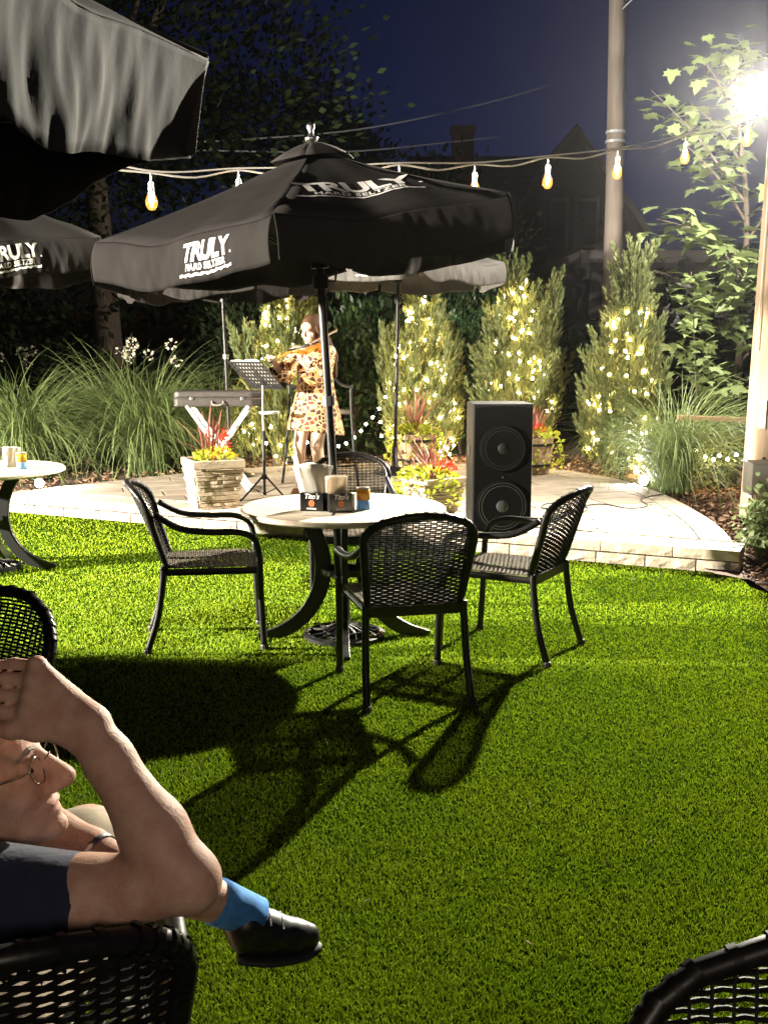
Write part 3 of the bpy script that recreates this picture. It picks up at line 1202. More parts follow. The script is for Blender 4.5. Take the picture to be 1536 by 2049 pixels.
def make_parasol(base, label, R=1.10, rot=0.0, lean=(0, 0), za=2.60, zr=2.12, hv=0.20, prints=(), seed=0, pole_bottom=0.0, n_pan=6, base_kind='ring', sag=0.045, flare=0.10, tilt=(0, 0), wr=1.0, bulge=0.030, cloth='cloth', group='dark promotional parasols'):
    t = thing('parasol', label, 'parasol', base, 0.0, group)
    rnd = random.Random(seed)
    lm = Matrix.Identity(3)
    lm = Matrix.Rotation(lean[0], 3, 'Y') @ Matrix.Rotation(lean[1], 3, 'X')
    ap = Vector((0, 0, za))
    cor = [Vector((R * math.cos(rot + 2 * PI * k / n_pan), R * math.sin(rot + 2 * PI * k / n_pan), zr)) for k in range(n_pan)]
    for c in cor:
        c.z += tilt[0] * c.x + tilt[1] * c.y
    edge = (cor[0] - cor[1]).length
    ph = [rnd.uniform(0, 6) for _ in range(n_pan * 4)]

    def wave(k, s):
        f = 4 * s * (1 - s)
        return f * (0.016 * math.sin(6.5 * s + ph[k + 12]) + 0.011 * math.sin(12 * s + ph[k + 6]))

    def panel(k, s, q):
        a, b = cor[k], cor[(k + 1) % n_pan]
        e = a.lerp(b, s)
        p = ap.lerp(e, q)
        p.z += -0.016 * math.sin(PI * q) - sag * 4 * s * (1 - s) * q ** 1.5
        inw = 0.06 * 4 * s * (1 - s) * q ** 2
        p.x -= e.x / R * inw
        p.y -= e.y / R * inw
        # soft wrinkles running to the corners
        p.z += wave(k, s) * q ** 1.5
        p.z += 0.010 * math.sin(9 * s + ph[k]) * q * q + 0.006 * math.sin(17 * s * q + ph[k + 6])
        return p

    def val(k, s, q):
        p = panel(k, s, 1.0)
        a, b = cor[k], cor[(k + 1) % n_pan]
        out = Vector(((a + b).x, (a + b).y, 0)).normalized()
        f = 4 * s * (1 - s)
        p = p + out * (bulge * math.sin(min(PI, q * 2.4)) + flare * 0.10 * q + wr * q * 0.007 * math.sin(s * 21 + ph[k] + 2 * q) * f + wr * (0.2 + 0.8 * q) * (0.0045 * math.sin(s * 43 + ph[k + 6] - 5 * q) + 0.0028 * math.sin(s * 79 + 4 * q + ph[k + 12]) + 0.0016 * math.sin(s * 131 - 7 * q)) * f + wr * 0.012 * q * math.sin(q * 4 + s * 9) * f)
        p.z -= hv * q ** 1.22 * (0.93 + 0.10 * f + 0.03 * math.sin(s * 15 + ph[k + 12]))
        return p
    # canopy
    NS, NT = 14, 10
    mb = MB()
    for k in range(n_pan):
        vs = [panel(k, i / NS, 0.03 + 0.97 * j / NT) for j in range(NT + 1) for i in range(NS + 1)]
        fs = [(j * (NS + 1) + i, j * (NS + 1) + i + 1, (j + 1) * (NS + 1) + i + 1, (j + 1) * (NS + 1) + i) for j in range(NT) for i in range(NS)]
        mb.add([lm @ v for v in vs], fs)
    o = mb.build('canopy', M[cloth], t, True)
    sm = o.modifiers.new('solid', 'SOLIDIFY')
    sm.thickness = 0.004
    canopy = o
    # valance, one flap per panel
    for k in range(n_pan):
        mb = MB()
        NV, NQ = 110, 12
        vs = [val(k, i / NV, j / NQ) for j in range(NQ + 1) for i in range(NV + 1)]
        fs = [(j * (NV + 1) + i, j * (NV + 1) + i + 1, (j + 1) * (NV + 1) + i + 1, (j + 1) * (NV + 1) + i) for j in range(NQ) for i in range(NV)]
        mb.add([lm @ v for v in vs], fs)
        vo = mb.build('valance', M[cloth], t, True)
        sm = vo.modifiers.new('solid', 'SOLIDIFY')
        sm.thickness = 0.003
    # vent cap on top
    mb = MB()
    for k in range(n_pan):
        a, b = cor[k], cor[(k + 1) % n_pan]
        top = Vector((0, 0, za + 0.045))
        pa = ap.lerp(a, 0.20) + Vector((0, 0, 0.03))
        pb = ap.lerp(b, 0.20) + Vector((0, 0, 0.03))
        vs, fs = [], []
        for j in range(4):
            for i in range(5):
                e = pa.lerp(pb, i / 4)
                p = top.lerp(e, j / 3)
                p.z += 0.012 * math.sin(PI * j / 3)
                vs.append(lm @ p)
        fs = [(j * 5 + i, j * 5 + i + 1, (j + 1) * 5 + i + 1, (j + 1) * 5 + i) for j in range(3) for i in range(4)]
        mb.add(vs, fs)
    o = mb.build('vent_cap', M[cloth], t, True)
    o.modifiers.new('solid', 'SOLIDIFY').thickness = 0.004
    # ribs and struts, pole, hubs
    for k in range(n_pan):
        pts = [lm @ (panel(k, 0.0, q) + Vector((0, 0, -0.014))) for q in np.linspace(0.04, 0.99, 8)]
        rb = MB().tube(pts, 0.0085, 6).build('rib', M['blackmetal'], t)
        mid = panel(k, 0.0, 0.52) + Vector((0, 0, -0.02))
        MB().tube([lm @ mid, lm @ Vector((0.03 * math.cos(rot + 2 * PI * k / n_pan), 0.03 * math.sin(rot + 2 * PI * k / n_pan), zr - 0.17))], 0.0065, 6).build('strut', M['blackmetal'], rb)
    pole = MB().tube([lm @ Vector((0, 0, z)) for z in np.linspace(pole_bottom, za + 0.02, 6)], 0.0215, 14).build('pole', M['blackmetal'], t, True)
    MB().lathe([(0.026, -0.02), (0.034, -0.02), (0.034, 0.03), (0.026, 0.03)], 16, lm @ Vector((0, 0, 1.30)), lm).build('pole_joint', M['silver'], pole)
    MB().lathe([(0.0215, -0.03), (0.048, -0.03), (0.048, 0.02), (0.0215, 0.03)], 16, lm @ Vector((0, 0, zr - 0.17)), lm).build('hub', M['blackmetal'], t)
    fin = MB()
    fin.lathe([(0.010, 0.0), (0.030, 0.01), (0.036, 0.025), (0.014, 0.035), (0.012, 0.055), (0.022, 0.075), (0.020, 0.09), (0.0, 0.10)], 12, lm @ Vector((0, 0, za + 0.04)), lm)
    fin.build('finial', M['silver'], t, True)
    # crank on the pole
    ck = MB()
    ck.tube([lm @ Vector((0.02, 0, 1.92)), lm @ Vector((0.075, -0.01, 1.92)), lm @ Vector((0.085, -0.015, 1.97))], 0.007, 6)
    ck.lathe([(0.0215, -0.035), (0.040, -0.035), (0.040, 0.035), (0.0215, 0.035)], 12, lm @ Vector((0, 0, 1.92)), lm)
    ck.build('crank', M['blackmetal'], t)
    # base
    bz = pole_bottom
    if base_kind == 'ring':
        bs = MB()
        bs.lathe([(0.19, bz + 0.004), (0.225, bz + 0.004), (0.225, bz + 0.025), (0.20, bz + 0.035), (0.19, bz + 0.03), (0.19, bz + 0.004)], 40)
        bs.lathe([(0.105, bz + 0.02), (0.12, bz + 0.02), (0.12, bz + 0.045), (0.105, bz + 0.045), (0.105, bz + 0.02)], 28)
        for k in range(16):
            a = 2 * PI * k / 16
            bs.tube(spline([(0.03 * math.cos(a), 0.03 * math.sin(a), bz + 0.075), (0.11 * math.cos(a + .25), 0.11 * math.sin(a + .25), bz + 0.042), (0.205 * math.cos(a), 0.205 * math.sin(a), bz + 0.024)], 4), 0.008, 5)
        bs.lathe([(0.0215, bz + 0.06), (0.045, bz + 0.06), (0.036, bz + 0.10), (0.030, bz + 0.30), (0.0215, bz + 0.31)], 16)
        bs.build('base', M['blackmetal'], t, False)
    else:
        MB().lathe([(0.0, bz), (0.25, bz), (0.25, bz + 0.02), (0.22, bz + 0.045), (0.06, bz + 0.07), (0.036, bz + 0.10), (0.03, bz + 0.30), (0.0, bz + 0.30)], 32).build('base', M['blackmetal'], t, True)
    # prints
    for kind, k, s0, q0, size in prints:
        pv, pf = PRINT
        out = []
        for x, y in pv:
            if kind == 'panel':
                L = (cor[0] - ap).length
                q = q0 - y * size / L
                s = s0 + x * size / (edge * max(q, 0.2))
                f = panel
            else:
                q = q0 - y * size / hv
                s = s0 + x * size / edge
                f = val
            p = f(k, s, q)
            e = 0.01
            du = f(k, s + e, q) - f(k, s - e, q)
            dq = f(k, s, q + e) - f(k, s, q - e)
            nn = du.cross(dq).normalized()
            outw = Vector((p.x, p.y, 0.3))
            if nn.dot(outw) < 0:
                nn = -nn
            out.append(lm @ (p + nn * 0.0075))
        MB().add(out, pf).build('lettering', M['white_print'], t)
    return t


# k-th panel runs from angle rot+60k to rot+60(k+1); seen from outside its left end is the SMALLER angle
B_ROT = R_(-156)
make_parasol((-0.22, 5.63, 0), 'black parasol with white lettering over the central table', R=1.12, rot=B_ROT, lean=(R_(-3.2), R_(2.0)), za=2.57, zr=2.19, hv=0.20, tilt=(0.05, 0),
             prints=(('panel', 1, 0.47, 0.64, 0.34), ('val', 0, 0.64, 0.62, 0.175)), seed=3)
make_parasol((-2.84, 7.42, 0), 'black parasol over the left table, cut by the left edge, half its lettering showing', R=1.09, rot=R_(-75), lean=(R_(-2.0), R_(0.5)), za=2.74, zr=2.27, hv=0.21,
             prints=(('val', 0, 0.44, 0.60, 0.20),), seed=5)
make_parasol((-1.42, 1.80, 0), 'huge black parasol close overhead at the top left with a lit wrinkled valance', R=1.16, rot=R_(24), lean=(R_(0.0), R_(0.0)), za=2.60, zr=2.17, hv=0.21, seed=8, flare=-0.45, wr=0.95, bulge=0.0)
make_parasol((0.12, 11.75, STAGE_Z), 'far black parasol with lightened cloth on the terrace, its pole right of the violinist', R=1.18, rot=R_(-140), lean=(R_(1.0), R_(-1.0)), za=2.72, zr=2.30, hv=0.21,
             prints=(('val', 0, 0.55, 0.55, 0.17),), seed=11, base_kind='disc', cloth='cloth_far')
make_parasol((-1.68, 11.5, STAGE_Z), 'far black parasol at the back left of the terrace, its pole behind the instrument case', R=1.12, rot=R_(-125), lean=(R_(-1.5), R_(0.0)), za=2.58, zr=2.17, hv=0.22, seed=13, base_kind='disc')


# ------------------------------------------------------------------ things on the tables
TZ = 0.7305


def condiment_box(loc, rz, label):
    t = thing('condiment_box', label, 'caddy', loc, rz, 'black card caddies on the table')
    w, d, h, th = 0.125, 0.115, 0.098, 0.004
    mb = MB()
    mb.box((0, -d / 2, h / 2), (w, th, h))
    mb.box((0, d / 2, h / 2 + 0.01), (w, th, h + 0.02))
    for s in (-1, 1):
        mb.box((s * (w / 2 - th / 2), 0, h / 2), (th, d - th, h))
    mb.box((0, 0, th / 2), (w - 2 * th, d - th, th))
    mb.box((0, 0, h / 2), (th, d - 2 * th, h * 0.9))
    mb.build('box', M['boxblack'], t, bevel=0.0008)
    for face, ang in ((0, 0.0), (1, PI / 2)):
        rot = Matrix.Rotation(ang, 3, 'Z')
        off = (d if face == 0 else w) / 2 + th / 2 + 0.0012
        off2 = off
        vs, fs = text_geo("Tito's", 0.038, 0.0006, 0.95, 0.25)
        MB().add([rot @ Vector((x, -off2, 0.068 + y)) for x, y in vs], fs).build('lettering', M['white_print'], t)
        circ = [(0.017 * math.cos(a), 0.043 + 0.019 * math.sin(a)) for a in np.linspace(0, 2 * PI, 20)[:-1]]
        MB().add([rot @ Vector((x, -off2, z)) for x, z in circ], [tuple(range(19))]).build('emblem', M['orange'], t)
        MB().add([rot @ Vector((x, -off2, z)) for x, z in ((-.026, .012), (.026, .012), (.026, .019), (-.026, .019))], [(0, 1, 2, 3)]).build('printed_bar', M['white_print'], t)
    return t


condiment_box((-0.365, 5.50, TZ), R_(-14), 'left black caddy box holding tall white napkins on the central table')
condiment_box((-0.245, 5.47, TZ), R_(20), 'right black caddy box beside the yellow and blue cup on the central table')


def napkins(loc, rz, w, h, n, spread, label, m='paper'):
    t = thing('napkin_stack', label, 'napkins', loc, rz)
    rnd = random.Random(int(h * 1000))
    for i in range(n):
        f = i / max(1, n - 1) - 0.5
        tilt = f * spread + rnd.uniform(-.03, .03)
        mb = MB()
        vs, fs = [], []
        for j in range(7):
            for k in range(5):
                x = (k / 4 - 0.5) * w
                z = j / 6 * h * rnd.uniform(0.985, 1.0)
                y = f * 0.03 + 0.006 * math.sin(k * 1.7 + i) * j / 6 + f * 0.05 * (j / 6) ** 2
                vs.append((x * math.cos(tilt) - z * math.sin(tilt), y, x * math.sin(tilt) * 0.6 + z * math.cos(tilt)))
        fs = [(j * 5 + k, j * 5 + k + 1, (j + 1) * 5 + k + 1, (j + 1) * 5 + k) for j in range(6) for k in range(4)]
        o = mb.add(vs, fs).build('napkin', M[m], t, True)
        o.modifiers.new('solid', 'SOLIDIFY').thickness = 0.0025


napkins((-0.375, 5.505, TZ + 0.075), R_(-10), 0.125, 0.17, 9, -0.42, 'fan of tall white paper napkins standing in the left black caddy')
napkins((-0.250, 5.475, TZ + 0.08), R_(8), 0.11, 0.105, 5, 0.05, 'short stack of cream cards standing in the right black caddy', 'paperpink')
# folded sheet under the left box and a white sachet box by the cup
MB().box((0, 0, 0.0012), (0.155, 0.12, 0.002)).build('paper_sheet', M['paper'], loc=(-0.345, 5.375, TZ))
tag(bpy.data.objects['paper_sheet'], 'white sheet of paper lying on the table before the left black caddy', 'paper')
o = MB().box((0, 0, 0.042), (0.030, 0.05, 0.084)).build('sachet_box', M['paper'], None, bevel=0.001, loc=(-0.170, 5.50, TZ))
tag(o, 'narrow white sachet box between the right caddy and the cup', 'box')


def cup(loc, label):
    t = thing('drinking_cup', label, 'cup', loc, 0, 'two-tone cups on the tables')
    r = 0.037
    MB().lathe([(0.0, 0.0), (r * 0.94, 0.0), (r * 0.97, 0.052), (r * 0.90, 0.052), (0, 0.051)], 28).build('cup_base', M['glassb'], t, True)
    b = MB().lathe([(r * 0.97, 0.0525), (r, 0.110), (r * 0.93, 0.110), (r * 0.90, 0.0525)], 28).build('cup_body', M['glassy'], t, True)
    MB().lathe([(r, 0.1105), (r * 1.04, 0.1145), (r * 1.02, 0.118), (r * 0.95, 0.117), (r * 0.93, 0.1105)], 28).build('rim', M['glassrim'], b, True)
    circ = []
    for k in range(18):
        a = 2 * PI * k / 18
        th = -PI / 2 - 0.75 + 0.36 * math.cos(a)
        z = 0.066 + 0.0135 * math.sin(a)
        circ.append(((r * 1.004) * math.cos(th), (r * 1.004) * math.sin(th), z))
    MB().add(circ, [tuple(range(18))]).build('emblem', M['orange'], b)
    return t


cup((-0.110, 5.52, TZ), 'yellow and blue cup on the central table beside the black caddies')
cup((-2.55, 7.36, TZ), 'yellow and blue cup on the left table, near the left edge')
napkins((-2.66, 7.46, TZ), R_(20), 0.10, 0.15, 6, 0.3, 'white napkins standing on the left table, cut by the left edge')


# ------------------------------------------------------------------ loudspeaker
def loudspeaker():
    t = thing('loudspeaker', 'tall black loudspeaker cabinet with two round cones on the terrace edge', 'loudspeaker', (0.885, 8.12, STAGE_Z), R_(3))
    w, d, h = 0.455, 0.42, 0.99
    poly = [(-w / 2, -d / 2), (w / 2, -d / 2), (w / 2, d / 2 - 0.05), (w / 2 - 0.10, d / 2), (-w / 2 + 0.10, d / 2), (-w / 2, d / 2 - 0.05)]
    MB().prism(poly, 0.015, h).build('cabinet', M['speaker'], t, bevel=0.010)
    # curved top of the grille
    fr = MB()
    y0 = -d / 2 - 0.004
    n = 16
    vs = []
    for yy in (y0 - 0.018, y0 + 0.002):
        vs += [(-w / 2 + .012, yy, 0.035), (w / 2 - .012, yy, 0.035)]
        for i in range(n + 1):
            x = w / 2 - .012 - (w - .024) * i / n
            vs.append((x, yy + 0.0, h - 0.03 + 0.018 * (1 - (x / (w / 2)) ** 2)))
    m_ = n + 3
    fs = [tuple(range(m_)), tuple(range(2 * m_ - 1, m_ - 1, -1))] + [(i, m_ + i, m_ + (i + 1) % m_, (i + 1) % m_) for i in range(m_)]
    fr.add(vs, fs).build('grille', M['grille'], t)
    rx = Matrix.Rotation(PI / 2, 3, 'X')
    for z, r, mt in ((0.655, 0.158, 'cone2'), (0.215, 0.178, 'cone')):
        c = Vector((0.0, y0 - 0.019, z))
        dr = MB().lathe([(r + .010, 0.0), (r + .010, 0.006), (r, 0.009), (r - .012, 0.004), (r - .02, 0.009), (r - .032, 0.006), (r - .042, 0.002), (r - .05, 0.0035), (r * .60, 0.002), (r * .45, 0.0035), (r * .32, 0.001), (r * .30, 0.006), (r * .15, 0.014), (0, 0.016)], 48, c, rx).build('cone', M[mt], t, True)
        MB().lathe([(r + .012, 0.001), (r + .020, 0.001), (r + .020, 0.008), (r + .012, 0.008)], 48, c, rx).build('surround', M['grille'], dr, True)
    MB().lathe([(0, 0.002), (0.007, 0.002), (0.007, 0.0)], 12, (0.0, y0 - 0.02, 0.435), rx).build('badge', M['silver'], t)
    for sx in (-1, 1):
        for sy in (-1, 1):
            MB().lathe([(0.02, 0), (0.02, 0.016), (0, 0.016)], 12, (sx * .19, sy * .16, 0)).build('foot', M['rubber'], t)
    for s in (-1, 1):
        MB().box((s * (w / 2 + 0.001), 0, 0.62), (0.006, 0.14, 0.08)).build('handle', M['rubber'], t)


loudspeaker()

# cable from the loudspeaker
cab = spline([(1.11, 8.25, STAGE_Z + .05), (1.22, 8.42, STAGE_Z + .006), (1.42, 8.62, STAGE_Z + .006), (1.72, 8.95, STAGE_Z + .006), (1.78, 9.25, STAGE_Z + .006), (1.50, 9.40, STAGE_Z + .012),
              (1.40, 9.15, STAGE_Z + .006), (1.62, 9.08, STAGE_Z + .016), (1.95, 9.40, STAGE_Z + .006), (2.15, 9.15, STAGE_Z + .006), (2.35, 9.28, STAGE_Z + .006), (2.40, 9.70, STAGE_Z + .006), (2.66, 10.0, STAGE_Z + .006), (2.80, 10.1, 0.13)], 8)
tag(MB().tube(cab, 0.0055, 6).build('audio_cable', M['rubber'], None, True), 'black cable looping over the terrace from the loudspeaker to the flower bed', 'cable')
cab = spline([(0.62, 8.3, STAGE_Z + .006), (0.40, 8.5, STAGE_Z + .006), (0.2, 8.9, STAGE_Z + .006), (0.35, 9.6, STAGE_Z + .006), (0.0, 10.4, STAGE_Z + .006)], 8)
tag(MB().tube(cab, 0.0055, 6).build('audio_cable', M['rubber'], None, True), 'black cable running back over the terrace behind the front flower planter', 'cable')


# ------------------------------------------------------------------ planters and their plants
def stone_planter(loc, rz, size, h, label, taper=0.72, rows=11, group='stacked-stone planters'):
    t = thing('stone_planter', label, 'planter', loc, rz, group)
    a = size / 2
    MB().add([(sx * a * (taper + (1 - taper) * z / h) * .93, sy * a * (taper + (1 - taper) * z / h) * .93, z) for z in (0, h - .005) for sx, sy in ((-1, -1), (1, -1), (1, 1), (-1, 1))],
             [(3, 2, 1, 0), (4, 5, 6, 7), (0, 1, 5, 4), (1, 2, 6, 5), (2, 3, 7, 6), (3, 0, 4, 7)]).build('core', M['mortar'], t)
    rimh = h * 0.16
    mb = MB()
    for k in range(4):
        rot = Matrix.Rotation(k * PI / 2, 3, 'Z')
        q = [Vector((-a, -a, 0)), Vector((a, -a, 0)), Vector((a - .035, -a + .035, 0)), Vector((-a + .035, -a + .035, 0))]
        vs = [rot @ (p + Vector((0, 0, z))) for z in (h - rimh, h + .004) for p in q]
        mb.add(vs, [(3, 2, 1, 0), (4, 5, 6, 7), (0, 1, 5, 4), (1, 2, 6, 5), (2, 3, 7, 6), (3, 0, 4, 7)])
    mb.build('rim', M['pstone'], t, bevel=0.006)
    rnd = random.Random(int(size * 997))
    z = 0.004
    zs = []
    while z < h - rimh - 0.01:
        dz = rnd.uniform(0.6, 1.4) * (h - rimh) / rows
        dz = min(dz, h - rimh - z)
        zs.append((z, dz))
        z += dz
    for k in range(4):
        rot = Matrix.Rotation(k * PI / 2, 3, 'Z')
        for z, dz in zs:
            s = taper + (1 - taper) * (z + dz / 2) / h
            half = a * s
            x = -half + 0.004
            while x < half - 0.01:
                L = rnd.uniform(0.09, 0.24)
                if x + L > half - 0.05:
                    L = half - x - 0.004
                pr = rnd.uniform(0.0, 0.018)
                e = 0.004
                vs = []
                for zz in (z + e * .5, z + dz - e):
                    ss = a * (taper + (1 - taper) * zz / h)
                    j = [rnd.uniform(-.005, .005) for _ in range(6)]
                    vs += [(x, -ss * .90, zz), (x + L - e, -ss * .90, zz), (x + L - e + j[0], -ss - pr + j[1], zz + j[2] * .7), (x + L * .5, -ss - pr - .004, zz + j[5] * .6), (x + j[3], -ss - pr + j[4], zz)]
                fs = [(0, 1, 2, 3, 4), (9, 8, 7, 6, 5), (0, 5, 6, 1), (1, 6, 7, 2), (2, 7, 8, 3), (3, 8, 9, 4), (4, 9, 5, 0)]
                MB().add([rot @ Vector(v) for v in vs], fs).build('stone', M['pstone'], t)
                x += L
    return t


def blade_fan(n, L, spread, w, bend, seed, up=0.25, foot=0.03, segs=7):
    """arching strap leaves from one tuft; returns V,F tri mesh"""
    r = np.random.default_rng(seed)
    V, F = [], []
    for i in range(n):
        az = r.uniform(0, 2 * PI)
        el = max(PI / 2 - abs(r.normal(0, spread)) - 0.06, up)
        l = L * r.uniform(0.55, 1.0)
        bd = bend * r.uniform(0.45, 1.45)
        p = np.array([r.normal(0, foot), r.normal(0, foot), 0.0])
        out = np.array([math.cos(az), math.sin(az), 0.0])
        tw = r.normal(0, .25)
        b = len(V)
        for k in range(segs + 1):
            q = k / segs
            ww = w * (0.55 + 1.2 * q) * (1 - q) ** 0.6 if k < segs else 0.0
            ww = max(ww, 0.0006)
            side = np.array([-math.sin(az + tw * q), math.cos(az + tw * q), 0.25])
            V += [p - side * ww, p + side * ww]
            if k < segs:
                F += [(b + 2 * k, b + 2 * k + 1, b + 2 * k + 3), (b + 2 * k, b + 2 * k + 3, b + 2 * k + 2)]
            th = el - bd * q ** 1.5
            o2 = np.array([math.cos(az + tw * q), math.sin(az + tw * q), 0.0])
            p = p + (o2 * math.cos(th) + np.array([0, 0, math.sin(th)])) * l / segs
    return V, F


def spiky_plant(loc, L, n, seed, label):
    V, F = blade_fan(n, L, 0.62, 0.0085, 0.45, seed, 0.15)
    tag(np_mesh('spiky_plant', V, F, M['cordyline'], None, False, loc), label, 'plant', 'red spiky plants in the planters')


def leaf_mound(name, loc, rad, n, leaf, mt, label, cat, group, seed, hang=0.0, hangdir=None):
    r = np.random.default_rng(seed)
    u = unit_rand(n)
    u[:, 2] = np.abs(u[:, 2])
    C = u * np.array(rad) * r.uniform(0.55, 1.0, n)[:, None]
    if hang:
        m = n // 2
        a = r.uniform(0, 2 * PI, m) if hangdir is None else hangdir + r.normal(0, 0.55, m)
        q = r.uniform(0, 1, m)
        strand = np.floor(a * 3) / 3 + r.normal(0, .04, m)
        C[:m, 0] = np.cos(strand) * (rad[0] * (1.0 + 0.22 * np.sqrt(q))) + r.normal(0, .015, m)
        C[:m, 1] = np.sin(strand) * (rad[1] * (1.0 + 0.22 * np.sqrt(q))) + r.normal(0, .015, m)
        C[:m, 2] = 0.03 - hang * q
    D = u + r.normal(0, .5, (n, 3))
    V, F = cards(C, D, leaf * r.uniform(.6, 1.1, n), leaf * r.uniform(.8, 1.4, n))
    return tag(np_mesh(name, V, F, M[mt], None, False, loc), label, cat, group, 'stuff' if name == 'trailing_plant' else None)


GP = 'flowers and trailing plants in the planters'
# left planter
stone_planter((-1.52, 9.28, STAGE_Z), R_(24), 0.46, 0.43, 'large square stacked-stone planter left of the music stand')
spiky_plant((-1.52, 9.28, STAGE_Z + .42), 0.50, 46, 1, 'red spiky plant rising from the left stone planter')
leaf_mound('trailing_plant', (-1.50, 9.26, STAGE_Z + .43), (0.20, 0.20, 0.09), 240, 0.035, 'lime', 'low lime green plant filling the left stone planter', 'plant', GP, 2)
leaf_mound('flowers', (-1.42, 9.20, STAGE_Z + .46), (0.10, 0.08, 0.08), 60, 0.035, 'yellowpetal', 'small cluster of orange yellow blossoms in the left stone planter', 'flowers', GP, 3)
leaf_mound('flowers', (-1.40, 9.24, STAGE_Z + .55), (0.035, 0.03, 0.14), 46, 0.03, 'redpetal', 'upright red and pink flower spike in the left stone planter', 'flowers', GP, 4)
# front planter behind the central table
stone_planter((0.42, 9.02, STAGE_Z), R_(33), 0.42, 0.30, 'low stacked-stone planter beside the loudspeaker, half hidden by the central table')
spiky_plant((0.40, 9.02, STAGE_Z + .29), 0.44, 46, 5, 'red spiky plant in the low planter beside the loudspeaker')
leaf_mound('trailing_plant', (0.37, 8.98, STAGE_Z + .30), (0.24, 0.22, 0.10), 420, 0.045, 'lime', 'bright lime vine spilling over the low planter beside the loudspeaker', 'plant', GP, 6, 0.26)
leaf_mound('flowers', (0.54, 8.96, STAGE_Z + .37), (0.07, 0.07, 0.07), 50, 0.045, 'redpetal', 'scarlet blossoms on the right of the low planter', 'flowers', GP, 7)
leaf_mound('flowers', (0.42, 8.92, STAGE_Z + .33), (0.14, 0.10, 0.07), 46, 0.04, 'yellowpetal', 'yellow blossoms in the middle of the low planter', 'flowers', GP, 8)


def round_planter(loc, r, h, label):
    t = thing('round_planter', label, 'planter', loc, 0, 'round planters at the back of the terrace')
    for k in range(18):
        a0, a1 = 2 * PI * (k + .04) / 18, 2 * PI * (k + .96) / 18
        vs = []
        for z, s in ((0.01, .80), (h * .5, .94), (h - .01, 1.0)):
            for a, rr in ((a0, r * s), (a1, r * s), (a1, r * s - .02), (a0, r * s - .02)):
                vs.append((rr * math.cos(a), rr * math.sin(a), z))
        fs = [(3, 2, 1, 0), (8, 9, 10, 11)]
        for j in (0, 4):
            fs += [(j + i, j + (i + 1) % 4, j + 4 + (i + 1) % 4, j + 4 + i) for i in range(4)]
        MB().add(vs, fs).build('stave', M['timber'], t)
    for z, s in ((h * .25, .885), (h * .8, .985)):
        MB().lathe([(r * s, z - .015), (r * s + .006, z - .015), (r * s + .008, z + .015), (r * s, z + .015)], 36).build('hoop', M['blackmetal'], t)
    MB().lathe([(0, 0.0), (r * .78, 0.0), (r * .95, h - .03), (0, h - .03)], 24).build('filling', M['soil'], t)


round_planter((0.37, 12.25, STAGE_Z), 0.24, 0.42, 'round wooden planter left of the far parasol base, lime vines trailing')
spiky_plant((0.37, 12.25, STAGE_Z + .40), 0.60, 50, 9, 'red spiky plant in the round planter at the far parasol base')
leaf_mound('trailing_plant', (0.37, 12.25, STAGE_Z + .42), (0.28, 0.26, 0.10), 520, 0.045, 'lime', 'lime vine hanging down both sides of the far round planter', 'plant', GP, 10, 0.38)
round_planter((1.66, 11.75, STAGE_Z), 0.24, 0.42, 'round wooden planter peeping out behind the right side of the loudspeaker')
spiky_plant((1.66, 11.75, STAGE_Z + .40), 0.50, 40, 11, 'red spiky plant behind the right side of the loudspeaker')
leaf_mound('trailing_plant', (1.68, 11.72, STAGE_Z + .42), (0.26, 0.24, 0.10), 420, 0.042, 'lime', 'pale green vine hanging behind the right side of the loudspeaker', 'plant', GP, 12, 0.40)
leaf_mound('flowers', (1.64, 11.65, STAGE_Z + .48), (0.14, 0.10, 0.08), 50, 0.045, 'redpetal', 'red blossoms behind the right side of the loudspeaker', 'flowers', GP, 13)


# ------------------------------------------------------------------ evergreens with fairy lights
def conifer(loc, h, r, seed, label, lean=(0, 0), plumes=170, tops=((0, 0, 1.0),), ex=0.85):
    t = thing('evergreen_tree', label, 'tree', loc, 0, 'evergreens wound with fairy lights')
    rr = np.random.default_rng(seed)
    MB().tube([(0, 0, -0.1), (lean[0] * .4, lean[1] * .4, h * .4), (lean[0], lean[1], h * .85)], [0.06, 0.045, 0.01], 8).build('trunk', M['bark'], t)
    C, D, W, L = [], [], [], []
    twigs = MB()
    for i in range(plumes):
        tx, ty, hs = tops[rr.integers(len(tops))]
        hh = h * hs
        q = rr.uniform(0.0, 1.0) ** 0.85
        z0 = hh * (0.02 + 0.80 * q)
        env = r * (1 - (z0 / hh)) ** ex * (0.55 + 0.45 * min(1, (z0 / hh) / 0.25))
        az = rr.uniform(0, 2 * PI)
        rad = env * rr.uniform(0.45, 1.0)
        k = z0 / hh
        p = np.array([tx * k + lean[0] * k + rad * math.cos(az), ty * k + lean[1] * k + rad * math.sin(az), z0])
        ln = (0.50 + 0.25 * rr.uniform()) * (1.1 - 0.55 * k) * (h / 2.6) * rr.uniform(.6, 1.15)
        d = np.array([math.cos(az) * 0.55 * rr.uniform(.1, .9), math.sin(az) * 0.55 * rr.uniform(.1, .9), 1.0])
        d /= np.linalg.norm(d)
        m = int(115 * ln / 0.5)
        s = rr.uniform(0, 1, m)
        pw = 0.078 * (1 - s) ** 0.8 + 0.008
        off = unit_rand(m) * (pw * rr.uniform(.2, 1, m))[:, None]
        ctr = p + d * (s * ln)[:, None] + off
        dd = d + off / pw[:, None] * 0.42 + rr.normal(0, .14, (m, 3))
        C.append(ctr)
        D.append(dd)
        L.append(rr.uniform(0.06, 0.13, m) * (1.1 - 0.45 * s))
        W.append(rr.uniform(0.014, 0.028, m))
    V, F = cards(np.concatenate(C), np.concatenate(D), np.concatenate(W), np.concatenate(L))
    np_mesh('foliage', V, F, M['conifer'], t)
    return t


